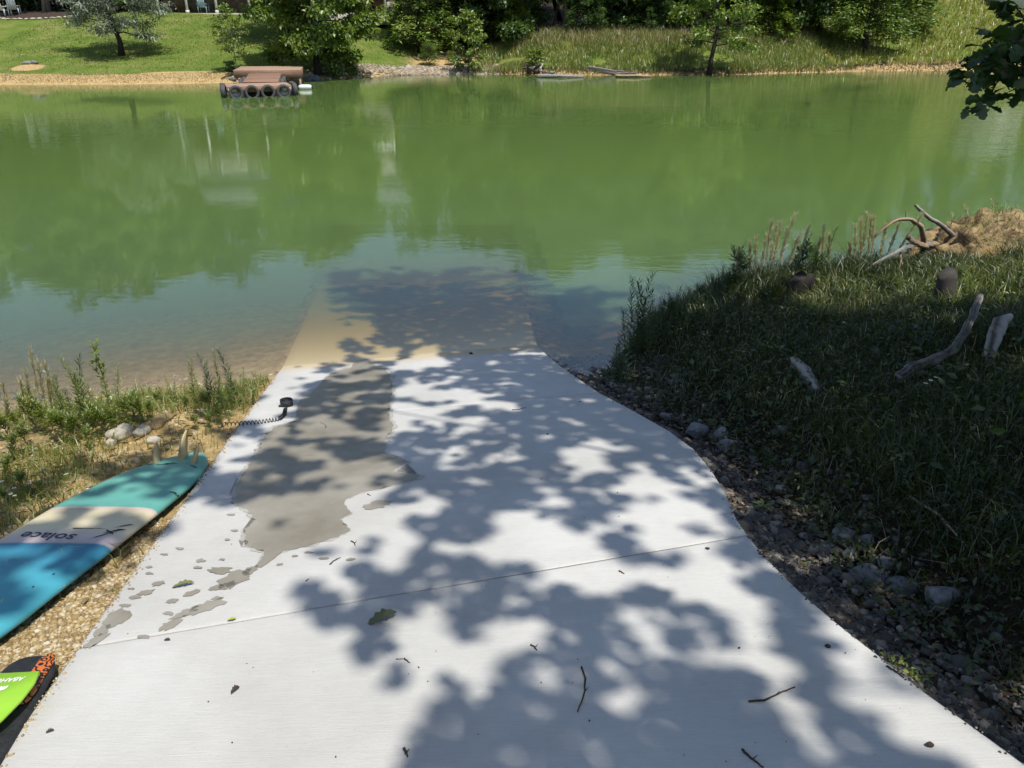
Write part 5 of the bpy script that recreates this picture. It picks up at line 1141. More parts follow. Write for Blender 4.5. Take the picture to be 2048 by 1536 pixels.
# the low branch that hangs into the frame, its leaves one by one
def lobed_leaf(L, wd, lobes=4, curl=.15, seed=0):
    rng = np.random.default_rng(seed); up_, lo_ = [], []
    n = lobes*4+1
    for i in range(n):
        t = i/(n-1); env = wd*.5*(math.sin(math.pi*min(1, t*.9+.06)))**.7*(.65+.5*t if t < .75 else 1.02-(t-.75)*1.2)
        k_ = .62+.38*(.5-.5*math.cos(2*math.pi*lobes*t))
        up_.append((t*L, env*k_)); lo_.append((t*L, -env*k_*rng.uniform(.9, 1.05)))
    V = [[x, y, curl*abs(y)+.10*L*math.sin(x/L*2.6)] for x, y in up_]+[[x, 0, .10*L*math.sin(x/L*2.6)-.002] for x, _ in up_]+[[x, y, curl*abs(y)+.10*L*math.sin(x/L*2.6)] for x, y in lo_]
    Fq = [[n+i, n+i+1, i+1, i] for i in range(n-1)]+[[2*n+i, 2*n+i+1, n+i+1, n+i] for i in range(n-1)]
    return np.array(V), np.array(Fq)
LM = [mesh_np('leaf', *lobed_leaf(.13, .10, 3+k % 2, .2, k)) for k in range(4)]
for me in LM: me.materials.append(M['leaf_oak'])
brp = [PY(2260,-60,4.7)-oz, PY(2120,30,4.9)-oz, PY(2030,95,5.0)-oz, PY(1965,140,5.05)-oz, PY(1912,160,5.1)-oz]
brm = MB(); brm.add(*tube(resample(np.array([[-.3,.25,4.6]]+brp), 16), np.linspace(.045, .003, 16), 7))
twg = [[(2030,95,5.0),(2000,150,5.0),(1980,195,5.0),(1950,212,5.0)],[(2060,70,4.95),(2040,20,5.0),(2010,5,5.05),(1995,20,5.1)],[(2000,115,5.0),(1960,110,5.1),(1930,130,5.1)],[(2040,90,5.0),(2045,150,4.95),(2050,190,4.9)],[(2075,60,4.9),(2020,60,5.2),(1985,75,5.3)],[(2050,80,4.9),(2000,90,4.7),(1950,150,4.7),(1930,170,4.7)],[(2120,30,4.9),(2090,120,4.8),(2075,170,4.7)]]
for t in twg: brm.add(*tube(resample(np.array([PY(*p)-oz for p in t]), 8), np.linspace(.006, .002, 8), 5))
branch = obj('branch', brm, M['bark_dark'], oak)
rng = np.random.default_rng(31)
nodes = []
for t in twg+[[(2120,30,4.9),(2030,95,5.0),(1965,140,5.05),(1912,160,5.1)]]:
    Q = resample(np.array([PY(*p) for p in t]), 15)
    for q in Q[2:]: nodes += [q]*2
for i, q in enumerate(nodes):
    lf = LM[i % 4]; o = obj('leaf', lf, None, branch); d = rng.normal(0, 1, 3); d[2] = d[2]*.5-.5
    qv = Vector(tuple(d)).to_track_quat('X', 'Z'); o.rotation_mode = 'QUATERNION'; o.rotation_quaternion = qv @ Vector((1, 0, 0)).rotation_difference(Vector((1, 0, 0)))
    from mathutils import Quaternion
    o.rotation_quaternion = qv @ Quaternion((1, 0, 0), rng.normal(0, .8)); s_ = rng.uniform(.65, 1.05); o.scale = (s_,)*3
    o.location = tuple(np.array(q)-oz+rng.normal(0, .02, 3))

# ================================================================== NEAR BANK: mound, logs, rocks, litter, plants
def on_bank(u, v, dz=0.0):
    p = PG(u, v)
    while p[2] < .07 and v < 790: v += 5; p = PG(u, v)
    return np.array([p[0], p[1], H(p[0], p[1])+dz])
def soil_material():
    m, nt, b = newmat('root_soil'); vec = coords(nt, 'Object'); n1 = noise_node(nt, 4.5, 8, .75, vec); n2 = noise_node(nt, 11, 6, .7, vec)
    r = ramp_node(nt, [(.36, (.055,.036,.02)), (.46, (.22,.145,.075)), (.54, (.38,.29,.15)), (.64, (.42,.26,.085))]); nt.links.new(n1.outputs['Fac'], r.inputs['Fac']); nt.links.new(r.outputs[0], b.inputs['Base Color'])
    b.inputs['Roughness'].default_value = .95; bp = nt.nodes.new('ShaderNodeBump'); bp.inputs['Strength'].default_value = 1; bp.inputs['Distance'].default_value = .05
    nt.links.new(n2.outputs['Fac'], bp.inputs['Height']); nt.links.new(bp.outputs[0], b.inputs['Normal']); return m
mc = PY(1965, 590, 8.15); mx_, my_ = mc[0], 8.15; mz = H(mx_, my_-.2)-.13
mnd = empty('dirt_mound', (mx_, my_, mz)); tag(mnd, 'sunlit tan root ball of soil with bare roots sticking out', 'mound')
V0, F0 = ico(5); V = V0[V0[:, 2] > -2].copy(); off = Vector((3.1, 7.7, 1.2))
rr = np.array([1+.16*mnoise.noise(Vector(v)*1.6+off)+.20*mnoise.noise(Vector(v)*3.9+off)+.17*mnoise.noise(Vector(v)*9+off)+.09*mnoise.noise(Vector(v)*21+off) for v in V])
V = V*rr[:, None]*[.95, .5, .62]; V[:, 2] -= .14*np.clip(-V[:, 0]-.1, 0, 1)
obj('soil', mesh_np('soil', V, F0), soil_material(), mnd, smooth=True)
mo = np.array([mx_, my_, mz])
RT = [([(1832,412,7.9),(1858,436,7.95),(1882,450,8.0),(1900,466,8.1),(1912,480,8.2)], [.016,.024,.03]),
      ([(1748,474,7.7),(1775,450,7.7),(1797,438,7.75),(1820,438,7.8),(1842,452,7.85),(1848,475,7.9),(1847,498,8.0)], [.012,.022,.030]),
      ([(1722,548,7.5),(1745,530,7.55),(1775,514,7.6),(1810,496,7.75),(1836,488,7.9),(1860,490,8.0)], [.012,.020,.032]),
      ([(1818,476,7.8),(1830,484,7.85),(1850,492,7.95)], [.028,.032,.034]),
      ([(1836,524,7.55),(1842,540,7.5),(1838,555,7.5)], [.02,.022,.015]),
      ([(1812,437,7.8),(1811,425,7.8),(1812,418,7.8)], [.006,.004,.003]),
      ([(1935,520,7.6),(1950,545,7.55),(1950,565,7.5)], [.02,.026,.018]),
      ([(1800,505,7.75),(1803,520,7.7),(1798,540,7.6)], [.012,.01,.006])]
for i, (L, r_) in enumerate(RT):
    wood_obj('root', [PY(*p)-mo for p in L], r_, M['drift_tan'] if i % 2 else M['drift'], '', parent=mnd, sides=7, n=18, seed=40+i)
rng = np.random.default_rng(8)
up_i = np.where((V[:, 2] > .12) & (V[:, 1] < .3))[0]; pk = rng.choice(up_i, 2600); nz_ = vnoise(V[pk, 0], V[pk, 2], 66, 2, 3.0); pk = pk[nz_ > .1]; npk = len(pk); aa = rng.uniform(0, 6.28, npk)
Vg, Fg = blades(V[pk]-[0, 0, .01], np.column_stack([np.cos(aa), np.sin(aa)]), rng.uniform(.03, .13, npk), .005, rng.uniform(.4, 1.4, npk), rng)
tag(obj('grass_tufts', mesh_np('grass_tufts', Vg, Fg), M['grass_mix'], mnd), kind='stuff')
fr = MB()
for i in range(150):
    a = rng.integers(0, len(V)); p = V[a]
    if p[1] > .25: continue
    nrm = p/np.linalg.norm(p); q = p+nrm*rng.uniform(.04, .14)+np.array([0, 0, -rng.uniform(.02, .16)])
    fr.add(*tube(np.array([p, (p+q)/2+nrm*.03, q]), [.004, .003, .0015], 4, False))
tag(obj('rootlets', fr, M['drift_tan'], mnd), kind='stuff')

def stump(name, u, v, r_, hgt, m, label, lean=(0, 0), seed=0, cat='stump'):
    p = on_bank(u, v, -.05); rng = np.random.default_rng(seed); n = 8; t = np.linspace(0, 1, n)
    P = np.column_stack([lean[0]*t*hgt, lean[1]*t*hgt, t*(hgt+.05)]); V, Fs = tube(P, r_*(1.15-.25*t), 14)
    V[:, :2] += rng.normal(0, r_*.05, (len(V), 2)); V[-14:, 2] += rng.normal(0, .02, 14)+np.linspace(-.03, .03, 14)
    o = obj(name, mesh_np(name, V, Fs), m, loc=p); return tag(o, label, cat)
stump('stump', 1890, 608, .085, .27, M['drift'], 'upright pale stump in front of the dirt mound', (-.1, .1), 1)
stump('stump', 1596, 598, .12, .24, M['bark_dark'], 'short dark stump on the shaded crest of the bank', (.02, 0), 2)
wood_obj('weathered_log', [on_bank(1975,728,.05), on_bank(1978,712,.12), on_bank(1988,690,.17), on_bank(2008,668,.13)], [.03,.045,.042,.025], M['drift'], 'pale weathered stump of wood at the right edge of the bank', 'log', seed=12)
wood_obj('weathered_log', [on_bank(1798,766,.04), on_bank(1822,748,.05), on_bank(1862,738,.06), on_bank(1905,718,.08), on_bank(1930,685,.18), on_bank(1942,658,.26)], [.038,.034,.026,.024,.026,.020], M['drift'], 'grey curved log rising from the shaded grass', 'log', n=20, seed=13)
wood_obj('weathered_log', [on_bank(1588,735,.05), on_bank(1608,756,.04), on_bank(1632,788,.02)], [.035,.05,.03], M['drift'], 'short grey log lying on the shaded bank above the rocks', 'log', seed=14)
wood_obj('dead_branch', [on_bank(1415,1090,.02)*0+on_bank(1815,1010,.05), on_bank(1870,1060,.08), on_bank(1935,1110,.03)], [.006,.008,.004], M['drift_tan'], 'thin dry branch on the dark right bank', 'branch', seed=15)
RK = [(1392,870,.10,.07,'light grey rock beside the ramp where it curves'),(1443,872,.07,.05,'grey rock touching the dark side of the curve rock'),(1296,785,.06,.05,'bluish grey rock on the bank near the waterline'),(1455,898,.08,.06,'grey rock half in weeds below the curve rock'),(1330,835,.05,.04,'small grey rock at the ramp edge above the curve'),
      (1683,1078,.07,.05,'grey rock in the leaf litter of the ditch'),(1733,1088,.045,.04,'small rock right of the ditch litter rock'),(1738,1160,.10,.05,'flat broad pale rock in the ditch'),(1700,1112,.05,.035,'flat stone above the broad ditch rock'),(1806,1180,.075,.05,'rock between the broad rock and the blocky rock'),(1880,1205,.085,.075,'blocky grey-green rock at the foot of the bank'),(1772,1130,.05,.04,'small rock behind the broad ditch rock'),
      (1262,742,.05,.03,'pebbly rock among the stones at the right waterline'),(1182,752,.04,.03,'flat stone against the ramp edge at the right waterline'),(1225,757,.045,.03,'stone in the middle of the right waterline gravel')]
for i, (u, v, a, b, lab) in enumerate(RK):
    p = on_bank(u, v); me = mesh_np('rock', *rock(100+i, 3, .3, .8, 9)); o = obj('rock', me, M['rock_grey'], loc=(p[0], p[1], p[2]+b*.35)); o.scale = (a, a*.8, b); o.rotation_euler = (0, 0, i*1.3); tag(o, lab, 'rock')
for i, (u, v, a, b, m, lab) in enumerate([(243,873,.09,.07,'rock_white','largest white rock on the left bank behind the board'),(283,868,.07,.06,'rock_white','white rock right of the largest one on the left bank'),(306,885,.05,.04,'rock_white','small white rock nearest the board fins'),(222,890,.05,.04,'rock_white','small white rock left of the largest one'),(330,838,.07,.04,'rock_tan','tan rock in the bare sandy hump near the left shore'),(250,1113,.028,.03,'rock_tan','knobbly tan pebble wedged against the ramp edge by the board'),(318,852,.06,.05,'rock_tan','tan rock below the sandy hump')]):
    p = on_bank(u, v); me = mesh_np('rock', *rock(140+i, 3, .4, .85, 6)); o = obj('rock', me, M[m], loc=(p[0], p[1], p[2]+b*.35)); o.scale = (a, a*.8, b); o.rotation_euler = (0, 0, i*1.7); tag(o, lab, 'rock')

# gravel and litter
rng = np.random.default_rng(77)
n = 16000; y = rng.uniform(.9, 3.2, n); x = left_x(y)-rng.uniform(0, 1, n)**1.3*.9-.005
scatter_stones('pea_gravel', np.column_stack([x, y, height(x, y)+.002]), .0075, M['pea_gravel'], 'fine tan pea gravel between the board and the ramp', 11, 1)
n = 1500; y = rng.uniform(3.0, 6.3, n); x = left_x(y)-rng.uniform(0, 2.2, n)
scatter_stones('bank_gravel', np.column_stack([x, y, height(x, y)+.002]), .012, M['pea_gravel'], 'scattered tan gravel on the left bank', 12, 1)
n = 6000; y = rng.uniform(.8, 3.0, n); x = right_x(y)+np.abs(rng.normal(.05, .22, n))+.01
scatter_stones('ditch_gravel', np.column_stack([x, y, height(x, y)+.003]), .013, M['grey_gravel'], 'grey chipped gravel along the right ramp edge', 13, 1)
n = 1600; y = rng.uniform(5.3, 6.75, n); x = right_x(y)+rng.uniform(0, .9, n)
scatter_stones('waterline_gravel', np.column_stack([x, y, height(x, y)+.004]), .018, M['grey_gravel'], 'loose stones at the right waterline', 14, 1)
n = 900; y = rng.uniform(2.8, 6.2, n); x = right_x(y)+np.abs(rng.normal(.2, .25, n))
scatter_stones('ditch_stones', np.column_stack([x, y, height(x, y)+.004]), .022, M['grey_gravel'], 'dark stones in the ditch beside the ramp', 15, 1)
def litter(name, x, y, L, label, seed, m='leaf_brown'):
    rng = np.random.default_rng(seed); n = len(x); D = rng.normal(0, 1, (n, 3)); D[:, 2] *= .25; N = rng.normal(0, .45, (n, 3))+[0, 0, 1.0]
    l = L*rng.uniform(.5, 1.3, n); V, Fq = leaf_quads(np.column_stack([x, y, height(x, y)+.012]), D, N, l, l*.5, .2); return tag(obj(name, mesh_np(name, V, Fq), M[m]), label, kind='stuff')
n = 6500; y = rng.uniform(1.5, 6.2, n); x = right_x(y)+np.abs(rng.normal(.32, .32, n)); litter('leaf_litter', x, y, .036, 'brown fallen leaves in the ditch right of the ramp', 21)
n = 1800; y = rng.uniform(2.4, 6.0, n); x = left_x(y)-rng.uniform(.1, 3.2, n); litter('bank_straw', x, y, .06, 'dry bits of straw and leaf on the left bank', 22, 'grass_dry')

# grass and low cover
def cover(name, x, y, L, W_, m, label, seed, hmax=.12):
    """low leafy ground cover: small leaves held at random heights"""
    rng = np.random.default_rng(seed); n = len(x); D = rng.normal(0, 1, (n, 3)); D[:, 2] = np.abs(D[:, 2])*.5; N = rng.normal(0, .5, (n, 3))+[0, 0, 1.0]
    l = L*rng.uniform(.6, 1.3, n); V, Fq = leaf_quads(np.column_stack([x, y, height(x, y)+rng.random(n)**1.5*hmax]), D, N, l, l*W_, .2)
    return tag(obj(name, mesh_np(name, V, Fq), M[m]), label, kind='stuff')
def bank_pts(n, seed, dmin=.45, ymax=9.4):
    rng = np.random.default_rng(seed); y = rng.uniform(.6, ymax, n); x = right_x(y)+dmin+rng.uniform(0, 6.0, n); ok = (height(x, y) > .02) & (y < np.interp(x, NSX, NSY))
    u, v = proj(x, y, height(x, y)); ok &= (u < 2200) & (u > 900) & (v < 1650)
    bare = vnoise(x, y, 61, 2, 1.1); return x[ok], y[ok], bare[ok]
x, y, b = bank_pts(150000, 1); dd = x-right_x(y); k = ((dd > .75) | (rng.random(len(x)) < .25)); x, y, b = x[k], y[k], b[k]
rr = np.random.default_rng(3); hh = rr.uniform(.05, .16, len(x))*(1+.5*(b < -.2))
far_ = sstep(6.4, 7.6, y); hh = hh*(1+1.0*far_)
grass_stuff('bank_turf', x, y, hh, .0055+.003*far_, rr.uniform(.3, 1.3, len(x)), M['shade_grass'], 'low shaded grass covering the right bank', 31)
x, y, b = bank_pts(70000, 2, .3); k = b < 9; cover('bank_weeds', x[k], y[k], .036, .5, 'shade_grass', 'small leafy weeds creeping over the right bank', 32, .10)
x, y, b = bank_pts(60000, 4, .9); k = (y > 5.9) & (x > 2.6) & (proj(x, y, height(x, y))[1] < 640); x, y = x[k], y[k]; rr = np.random.default_rng(5)
grass_stuff('sunlit_grass', x, y, rr.uniform(.10, .26, len(x)), .007, rr.uniform(.3, 1.1, len(x)), M['grass_mix'], 'sunlit green and straw grass around the dirt mound', 33)
xm = rr.normal(0, .55, 1500); ym = rr.normal(-.1, .3, 1500)
grass_stuff('mound_grass', mx_+xm, my_-.5+ym*.5, rr.uniform(.08, .22, 1500), .007, rr.uniform(.3, 1.1, 1500), M['grass_yellow'], 'tufts of grass at the foot of the dirt mound', 34)
x, y, b = bank_pts(4500, 24, .5); rr = np.random.default_rng(25)
grass_stuff('dead_stems', x, y, rr.uniform(.08, .24, len(x)), .004, rr.uniform(.6, 1.6, len(x)), M['grass_dry'], 'dead straw stems tangled in the right bank grass', 39)
x, y, b = bank_pts(2600, 26, .6); k = vnoise(x, y, 62, 2, 1.4) > .25; litter('bank_litter', x[k], y[k], .045, 'brown leaves and bare scraps on the right bank', 27)
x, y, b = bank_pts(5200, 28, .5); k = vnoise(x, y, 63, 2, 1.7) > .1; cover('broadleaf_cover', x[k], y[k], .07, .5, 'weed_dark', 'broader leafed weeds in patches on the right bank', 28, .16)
# green fringe right at the ramp edge
y = rr.uniform(1.35, 2.75, 2600); x = right_x(y)+np.abs(rr.normal(.05, .09, 2600)); k = vnoise(x, y, 71, 2, 2.2) > -.05
cover('edge_weeds', x[k], y[k], .022, .5, 'weed', 'bright little weeds along the right ramp edge', 35, .06)
# left bank
def left_pts(n, seed, y0=2.5, y1=6.25, dmax=3.6):
    rng = np.random.default_rng(seed); y = rng.uniform(y0, y1, n); x = left_x(y)-.03-rng.uniform(0, dmax, n); z = height(x, y); ok = z > .01
    bx = (x-(tail[0]+bdir[0]*(tail[1]-y)/1.0*1.0)); onb = (np.abs(x-(tail[0]-.085*(tail[1]-y))) < .30) & (y < 4.15); ok &= ~onb
    return x[ok], y[ok], vnoise(x, y, 81, 2, 1.3)[ok]
x, y, b = left_pts(34000, 6); dd = left_x(y)-x
pr = np.clip(.15+.75*sstep(.5, 1.2, dd)*(b > -.25)+.9*sstep(4.6, 5.6, y), 0, 1)*(b > -.55); k = (rng.random(len(x)) < pr*.75); x, y = x[k], y[k]
grass_stuff('left_bank_grass', x, y, np.random.default_rng(7).uniform(.04, .19, len(x)), .0055, np.random.default_rng(8).uniform(.3, 1.2, len(x)), M['grass_mix'], 'short grass growing over the left bank', 36)
x, y, b = left_pts(22000, 9); dd = left_x(y)-x; pr = np.clip(.7*sstep(.45, 1.3, dd)*(b > -.1)+.9*sstep(5.0, 5.7, y), 0, 1); k = rng.random(len(x)) < pr*.7
cover('left_bank_weeds', x[k], y[k], .026, .42, 'weed', 'small leafy weeds on the left bank', 37, .11)

x, y, b = bank_pts(60000, 14, .5); sl = np.interp(x, NSX, NSY)-y; k = (sl < .8) & (sl > .03) & (x > 1.3) & (b > -.5); x, y = x[k], y[k]; rr = np.random.default_rng(15)
k = rr.random(len(x)) < .35; x, y = x[k], y[k]
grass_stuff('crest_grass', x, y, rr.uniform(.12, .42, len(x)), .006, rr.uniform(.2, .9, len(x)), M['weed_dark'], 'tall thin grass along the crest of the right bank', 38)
# individual weeds: stem + leaves
def weed_mesh(hgt, nleaf, L, wd, seed, bend=.12, up_=.9, side=0):
    rng = np.random.default_rng(seed); n = 9; t = np.linspace(0, 1, n); a = rng.uniform(0, 6.28)
    P = np.column_stack([math.cos(a)*bend*hgt*t**2, math.sin(a)*bend*hgt*t**2, hgt*t]); W = MB(); W.add(*tube(P, np.linspace(.0035, .0012, n), 5, False))
    C, D, Lr = [], [], []
    stems = [(P, 1.0)]
    for k_ in range(side):
        t0 = rng.uniform(.3, .7); p0 = np.array([np.interp(t0, t, P[:, q]) for q in range(3)]); b = rng.uniform(0, 6.28); l2 = hgt*rng.uniform(.2, .4)
        Q = np.array([p0, p0+[math.cos(b)*l2*.35, math.sin(b)*l2*.35, l2*.5], p0+[math.cos(b)*l2*.5, math.sin(b)*l2*.5, l2]]); W.add(*tube(Q, [.002, .0015, .001], 4, False)); stems.append((resample(Q, 9), .5))
    for Q, w_ in stems:
        m_ = int(nleaf*w_)
        for i in range(m_):
            f = .08+.92*i/m_; p = np.array([np.interp(f, np.linspace(0, 1, len(Q)), Q[:, q]) for q in range(3)]); b = i*2.399+rng.normal(0, .3); e = up_*(.4+.8*f)
            C.append(p); D.append([math.cos(b), math.sin(b), e+rng.normal(0, .2)]); Lr.append(L*(1.1-.65*f)*rng.uniform(.7, 1.2))
    C = np.array(C); D = np.array(D); Lr = np.array(Lr); N = np.column_stack([-D[:, 0]*.6, -D[:, 1]*.6, np.ones(len(D))])+rng.normal(0, .2, (len(D), 3))
    V, Fq = leaf_quads(C, D, N, Lr, Lr*wd, .2)
    return W.mesh('stem'), mesh_np('foliage', V, Fq)
GOLD = [weed_mesh(1.0, 120, .17, .13, 200+k, .14, .9) for k in range(4)]
BUSHY = [weed_mesh(1.0, 64, .20, .20, 210+k, .25, .8, 5) for k in range(3)]
def plant_weed(name, ms, u, v, vt, label, m, grp=None, cat='weed', rz=0.0, base=None, mstem='stem'):
    p = on_bank(u, v) if base is None else base; depth = p[1]*cp-(p[2]-CAMH)*sp; hgt = max(.06, (v-vt)/F*depth/.93)
    o = empty(name, (p[0], p[1], p[2]-.01), rz); o.scale = (hgt,)*3; tag(o, label, cat, grp)
    for nm, me, mt in (('stem', ms[0], M[mstem]), ('foliage', ms[1], M[m])):
        c = obj(nm, me, None, o)
        if not me.materials: me.materials.append(mt)
        if me.materials[0] != mt: c.material_slots[0].link = 'OBJECT'; c.material_slots[0].material = mt
    return o
LW = [(432,812,700,0),(446,818,705,1),(462,815,728,2),(470,808,688,3),(492,808,732,1),(483,806,748,0),(418,810,722,2),(392,806,706,3),(405,812,748,1),(440,830,752,2),(460,832,760,0),
      (128,858,742,0),(140,862,752,3),(170,858,735,1),(186,856,706,2),(176,852,712,0),(205,850,745,3),(245,845,730,1),(160,868,765,2),(232,850,752,0),(345,806,748,2),(352,812,760,0),(152,866,748,1)]
for i, (u, v, vt, k) in enumerate(LW):
    right = u > 300
    plant_weed('tall_weed', GOLD[k], u, v, vt, 'narrow-leaved weed stalk in the clump beside the ramp at the left waterline' if right else 'narrow-leaved weed stalk in the clump behind the surfboard', 'weed' if i % 3 else 'weed_dark', 'weed stalks beside the ramp' if right else 'weed stalks behind the surfboard', rz=i*1.9)
LB = [(20,880,800),(45,872,810),(75,866,770),(95,870,800),(110,880,805),(60,905,830),(30,920,850),(130,885,800),(150,890,810),(215,868,790),(262,856,780),(285,848,775),(300,842,790),(270,840,765),(320,820,775),(375,822,780),(420,828,770),(195,880,800),(235,872,800),(180,900,840),(330,815,785),(15,960,900),(50,985,925),(85,1000,950),(20,1010,960),(395,860,820),(420,856,815),(440,850,800)]
for i, (u, v, vt) in enumerate(LB):
    plant_weed('leafy_weed', BUSHY[i % 3], u, v, vt, 'low leafy weed in the green fringe of the left bank', 'weed', 'low weeds on the left bank', rz=i*1.3)
# the tall plant with broad leaves, each leaf its own
BLm = [mesh_np('leaf', *leaf_quads(np.zeros((1, 3)), np.array([[1.0, 0, .25]]), np.array([[0, 0, 1.0]]), .055, .026, .25)) for _ in range(1)]
V6 = np.array([[0,0,0],[.016,.011,.005],[.034,.012,.008],[.055,0,.006],[.034,-.012,.008],[.016,-.011,.005],[.025,0,.0]]); BL2 = mesh_np('leaf', V6, np.array([[0,1,6],[1,2,6],[2,3,6],[3,4,6],[4,5,6],[5,0,6]])); BL2.materials.append(M['weed'])
tp_ = on_bank(224, 846); tl = empty('broadleaf_weed', tp_ - np.array([0, 0, .01])); tag(tl, 'tallest weed on the left bank, with broad oval leaves', 'weed')
rng = np.random.default_rng(12); hgt = (846-676)/F*(tp_[1]*cp-(tp_[2]-CAMH)*sp)/.93; W = MB(); P = np.column_stack([.02*np.sin(np.linspace(0, 3, 9)), 0*np.arange(9), np.linspace(0, hgt, 9)]); W.add(*tube(P, np.linspace(.004, .002, 9), 5))
tipsL = [P]
for k in range(4):
    f = .5+.1*k; p0 = np.array([0, 0, hgt*f]); a = 1.2+k*2.1; Q = np.array([p0, p0+[math.cos(a)*.03, math.sin(a)*.03, .05], p0+[math.cos(a)*.05, math.sin(a)*.05, .11]]); W.add(*tube(Q, [.0025, .002, .001], 4)); tipsL.append(resample(Q, 9))
obj('stem', W, M['stem'], tl)
for j, Q in enumerate(tipsL):
    m_ = 26 if j == 0 else 8
    for i in range(m_):
        f = .25+.75*i/m_ if j == 0 else .2+.8*i/m_; q = np.array([np.interp(f, np.linspace(0, 1, 9), Q[:, c_]) for c_ in range(3)]); o = obj('leaf', BL2, None, tl); o.location = tuple(q); o.rotation_euler = (rng.normal(0, .3), -.5+rng.normal(0, .3), i*2.4+j); s_ = rng.uniform(.65, 1.1); o.scale = (s_,)*3
# right bank: stalks by the water and along the crest
RW = [(1248,722,570,0),(1258,718,565,1),(1270,716,548,2),(1283,714,562,3),(1292,712,575,0),(1276,720,590,1),(1222,735,622,2),(1238,730,640,3),(1300,700,620,1),(1310,690,600,2)]
for i, (u, v, vt, k) in enumerate(RW):
    plant_weed('tall_weed', GOLD[k], u, v, vt, 'dark weed stalk standing at the right waterline beside the ramp', 'weed_dark', 'weed stalks at the right waterline', rz=i*1.7)
RC = [(1470,575,470),(1485,570,500),(1440,585,520),(1455,590,535),(1515,568,520),(1560,565,500),(1590,568,470),(1610,566,485),(1640,565,460),(1630,570,500),(1680,566,500),(1420,595,540),(1395,610,560),(1375,625,575),(1350,640,570),(1345,650,590),(1500,575,530),(1545,572,520),(1665,560,520),(1700,560,500)]
for i, (u, v, vt) in enumerate(RC):
    plant_weed('crest_weed', GOLD[i % 4] if i % 3 else BUSHY[i % 3], u, v, vt, 'weed stalk on the crest of the right bank against the water', 'weed_dark', 'weed stalks on the crest of the right bank', rz=i*1.1)
# dry plumes
def plume(u, v, ut, vt, w_, lab, grp, m='plume', Y=None):
    p = on_bank(u, v) if Y is None else PY(u, v, Y)*[1, 1, 0]+[0, 0, H(PY(u, v, Y)[0], Y)]; tip = PY(ut, vt, p[1]-.1 if Y is None else Y); L = np.linalg.norm(tip-p); rng = np.random.default_rng(int(u*7+vt)); o = empty('dry_grass_stalk', p); tag(o, lab, 'grass stalk', grp)
    Q = resample(np.array([[0, 0, 0], (tip-p)*.5+[0, 0, .06*L], tip-p]), 10); st = MB(); st.add(*tube(Q, np.linspace(.004, .002, 10), 4, False)); obj('stalk', st, M['plume'], o)
    n = max(70, int(210*w_)); f = .42+.58*rng.random(n); C = np.stack([np.interp(f, np.linspace(0, 1, 10), Q[:, c_]) for c_ in range(3)], 1); d = (tip-p)/L; D = d[None]+rng.normal(0, .25, (n, 3)); V, Fq = leaf_quads(C, D, rng.normal(0, 1, (n, 3)), .06*rng.uniform(.6, 1.3, n), .008, .1)
    obj('plume', mesh_np('plume', V, Fq), M[m], o)
PL = [(1470,575,1478,500),(1508,565,1512,478),(1522,565,1545,440),(1560,565,1600,470),(1580,565,1618,455),(1620,565,1640,480),(1640,565,1648,455),(1715,560,1735,430),(1498,560,1500,486),(1515,560,1533,472),(1530,562,1553,455),(1540,560,1590,432),(1548,562,1575,462),(1536,565,1562,448),(1720,560,1722,440),(1728,560,1744,437),(1738,560,1748,440),(1705,562,1712,452),(1768,545,1845,428),(1760,545,1800,445),(1700,560,1699,490),(1655,560,1660,470),(1752,550,1772,450)]
for i, q in enumerate(PL):
    plume(*q, 1.0, 'pale feathery grass plume on the crest left of the mound' if q[0] > 1620 else 'pale feathery grass plume leaning over the water at the bank crest', 'pale plumes left of the mound' if q[0] > 1620 else 'pale plumes leaning over the water')
for i, q in enumerate([(1950,520,1930,410),(1975,510,1960,425),(1990,520,1985,400),(2010,520,2000,435),(2030,520,2035,415),(1930,500,1905,430)]):
    plume(q[0], 520, q[2], q[3], .4, 'thin white seed stalk behind the dirt mound', 'thin seed stalks behind the mound', Y=8.7)
for i, q in enumerate([(90,850,60,700),(100,852,75,725),(120,848,90,730),(60,855,40,760),(30,860,5,770),(20,870,12,800),(110,850,95,760),(75,858,50,745)]):
    plume(*q, .5, 'dry bent grass stem at the far left of the shore', 'dry stems at the far left shore')
# daisies
def daisy(u, v, hgt, lab, i):
    p = on_bank(u, v+hgt/(p0_depth(u, v))*F*.0); o = empty('daisy', p); tag(o, lab, 'flower', 'small white daisies')
    obj('stem', mesh_np('stem', *tube(np.array([[0,0,0],[.01,0,hgt*.5],[.005,0,hgt]]), .0015, 4, False)), M['stem'], o); n = 11; a = np.linspace(0, 6.28, n, endpoint=False)
    V, Fq = leaf_quads(np.tile([.005, 0, hgt], (n, 1)), np.column_stack([np.cos(a), np.sin(a), 0*a+.1]), np.tile([0, 0, 1.0], (n, 1)), .014, .006, .05); obj('petals', mesh_np('petals', V, Fq), M['petal'], o)
    V, Fq = ico(1); c = obj('centre', mesh_np('centre', V*.0045+[.005, 0, hgt+.001], Fq), M['leaf_fallen_lime'], o)
def p0_depth(u, v): return 1.0
for i, (u, v) in enumerate([(12,992),(36,1006),(66,996),(30,1018),(90,965),(184,800),(120,798)]): daisy(u, v, .10, 'small white daisy in the weeds behind the surfboard', i)
for i, (u, v) in enumerate([(1537,603),(1567,612),(1682,668),(1852,790),(1842,796),(1740,640),(1862,784)]): daisy(u, v, .10, 'small white daisy in the shaded grass of the right bank', i)
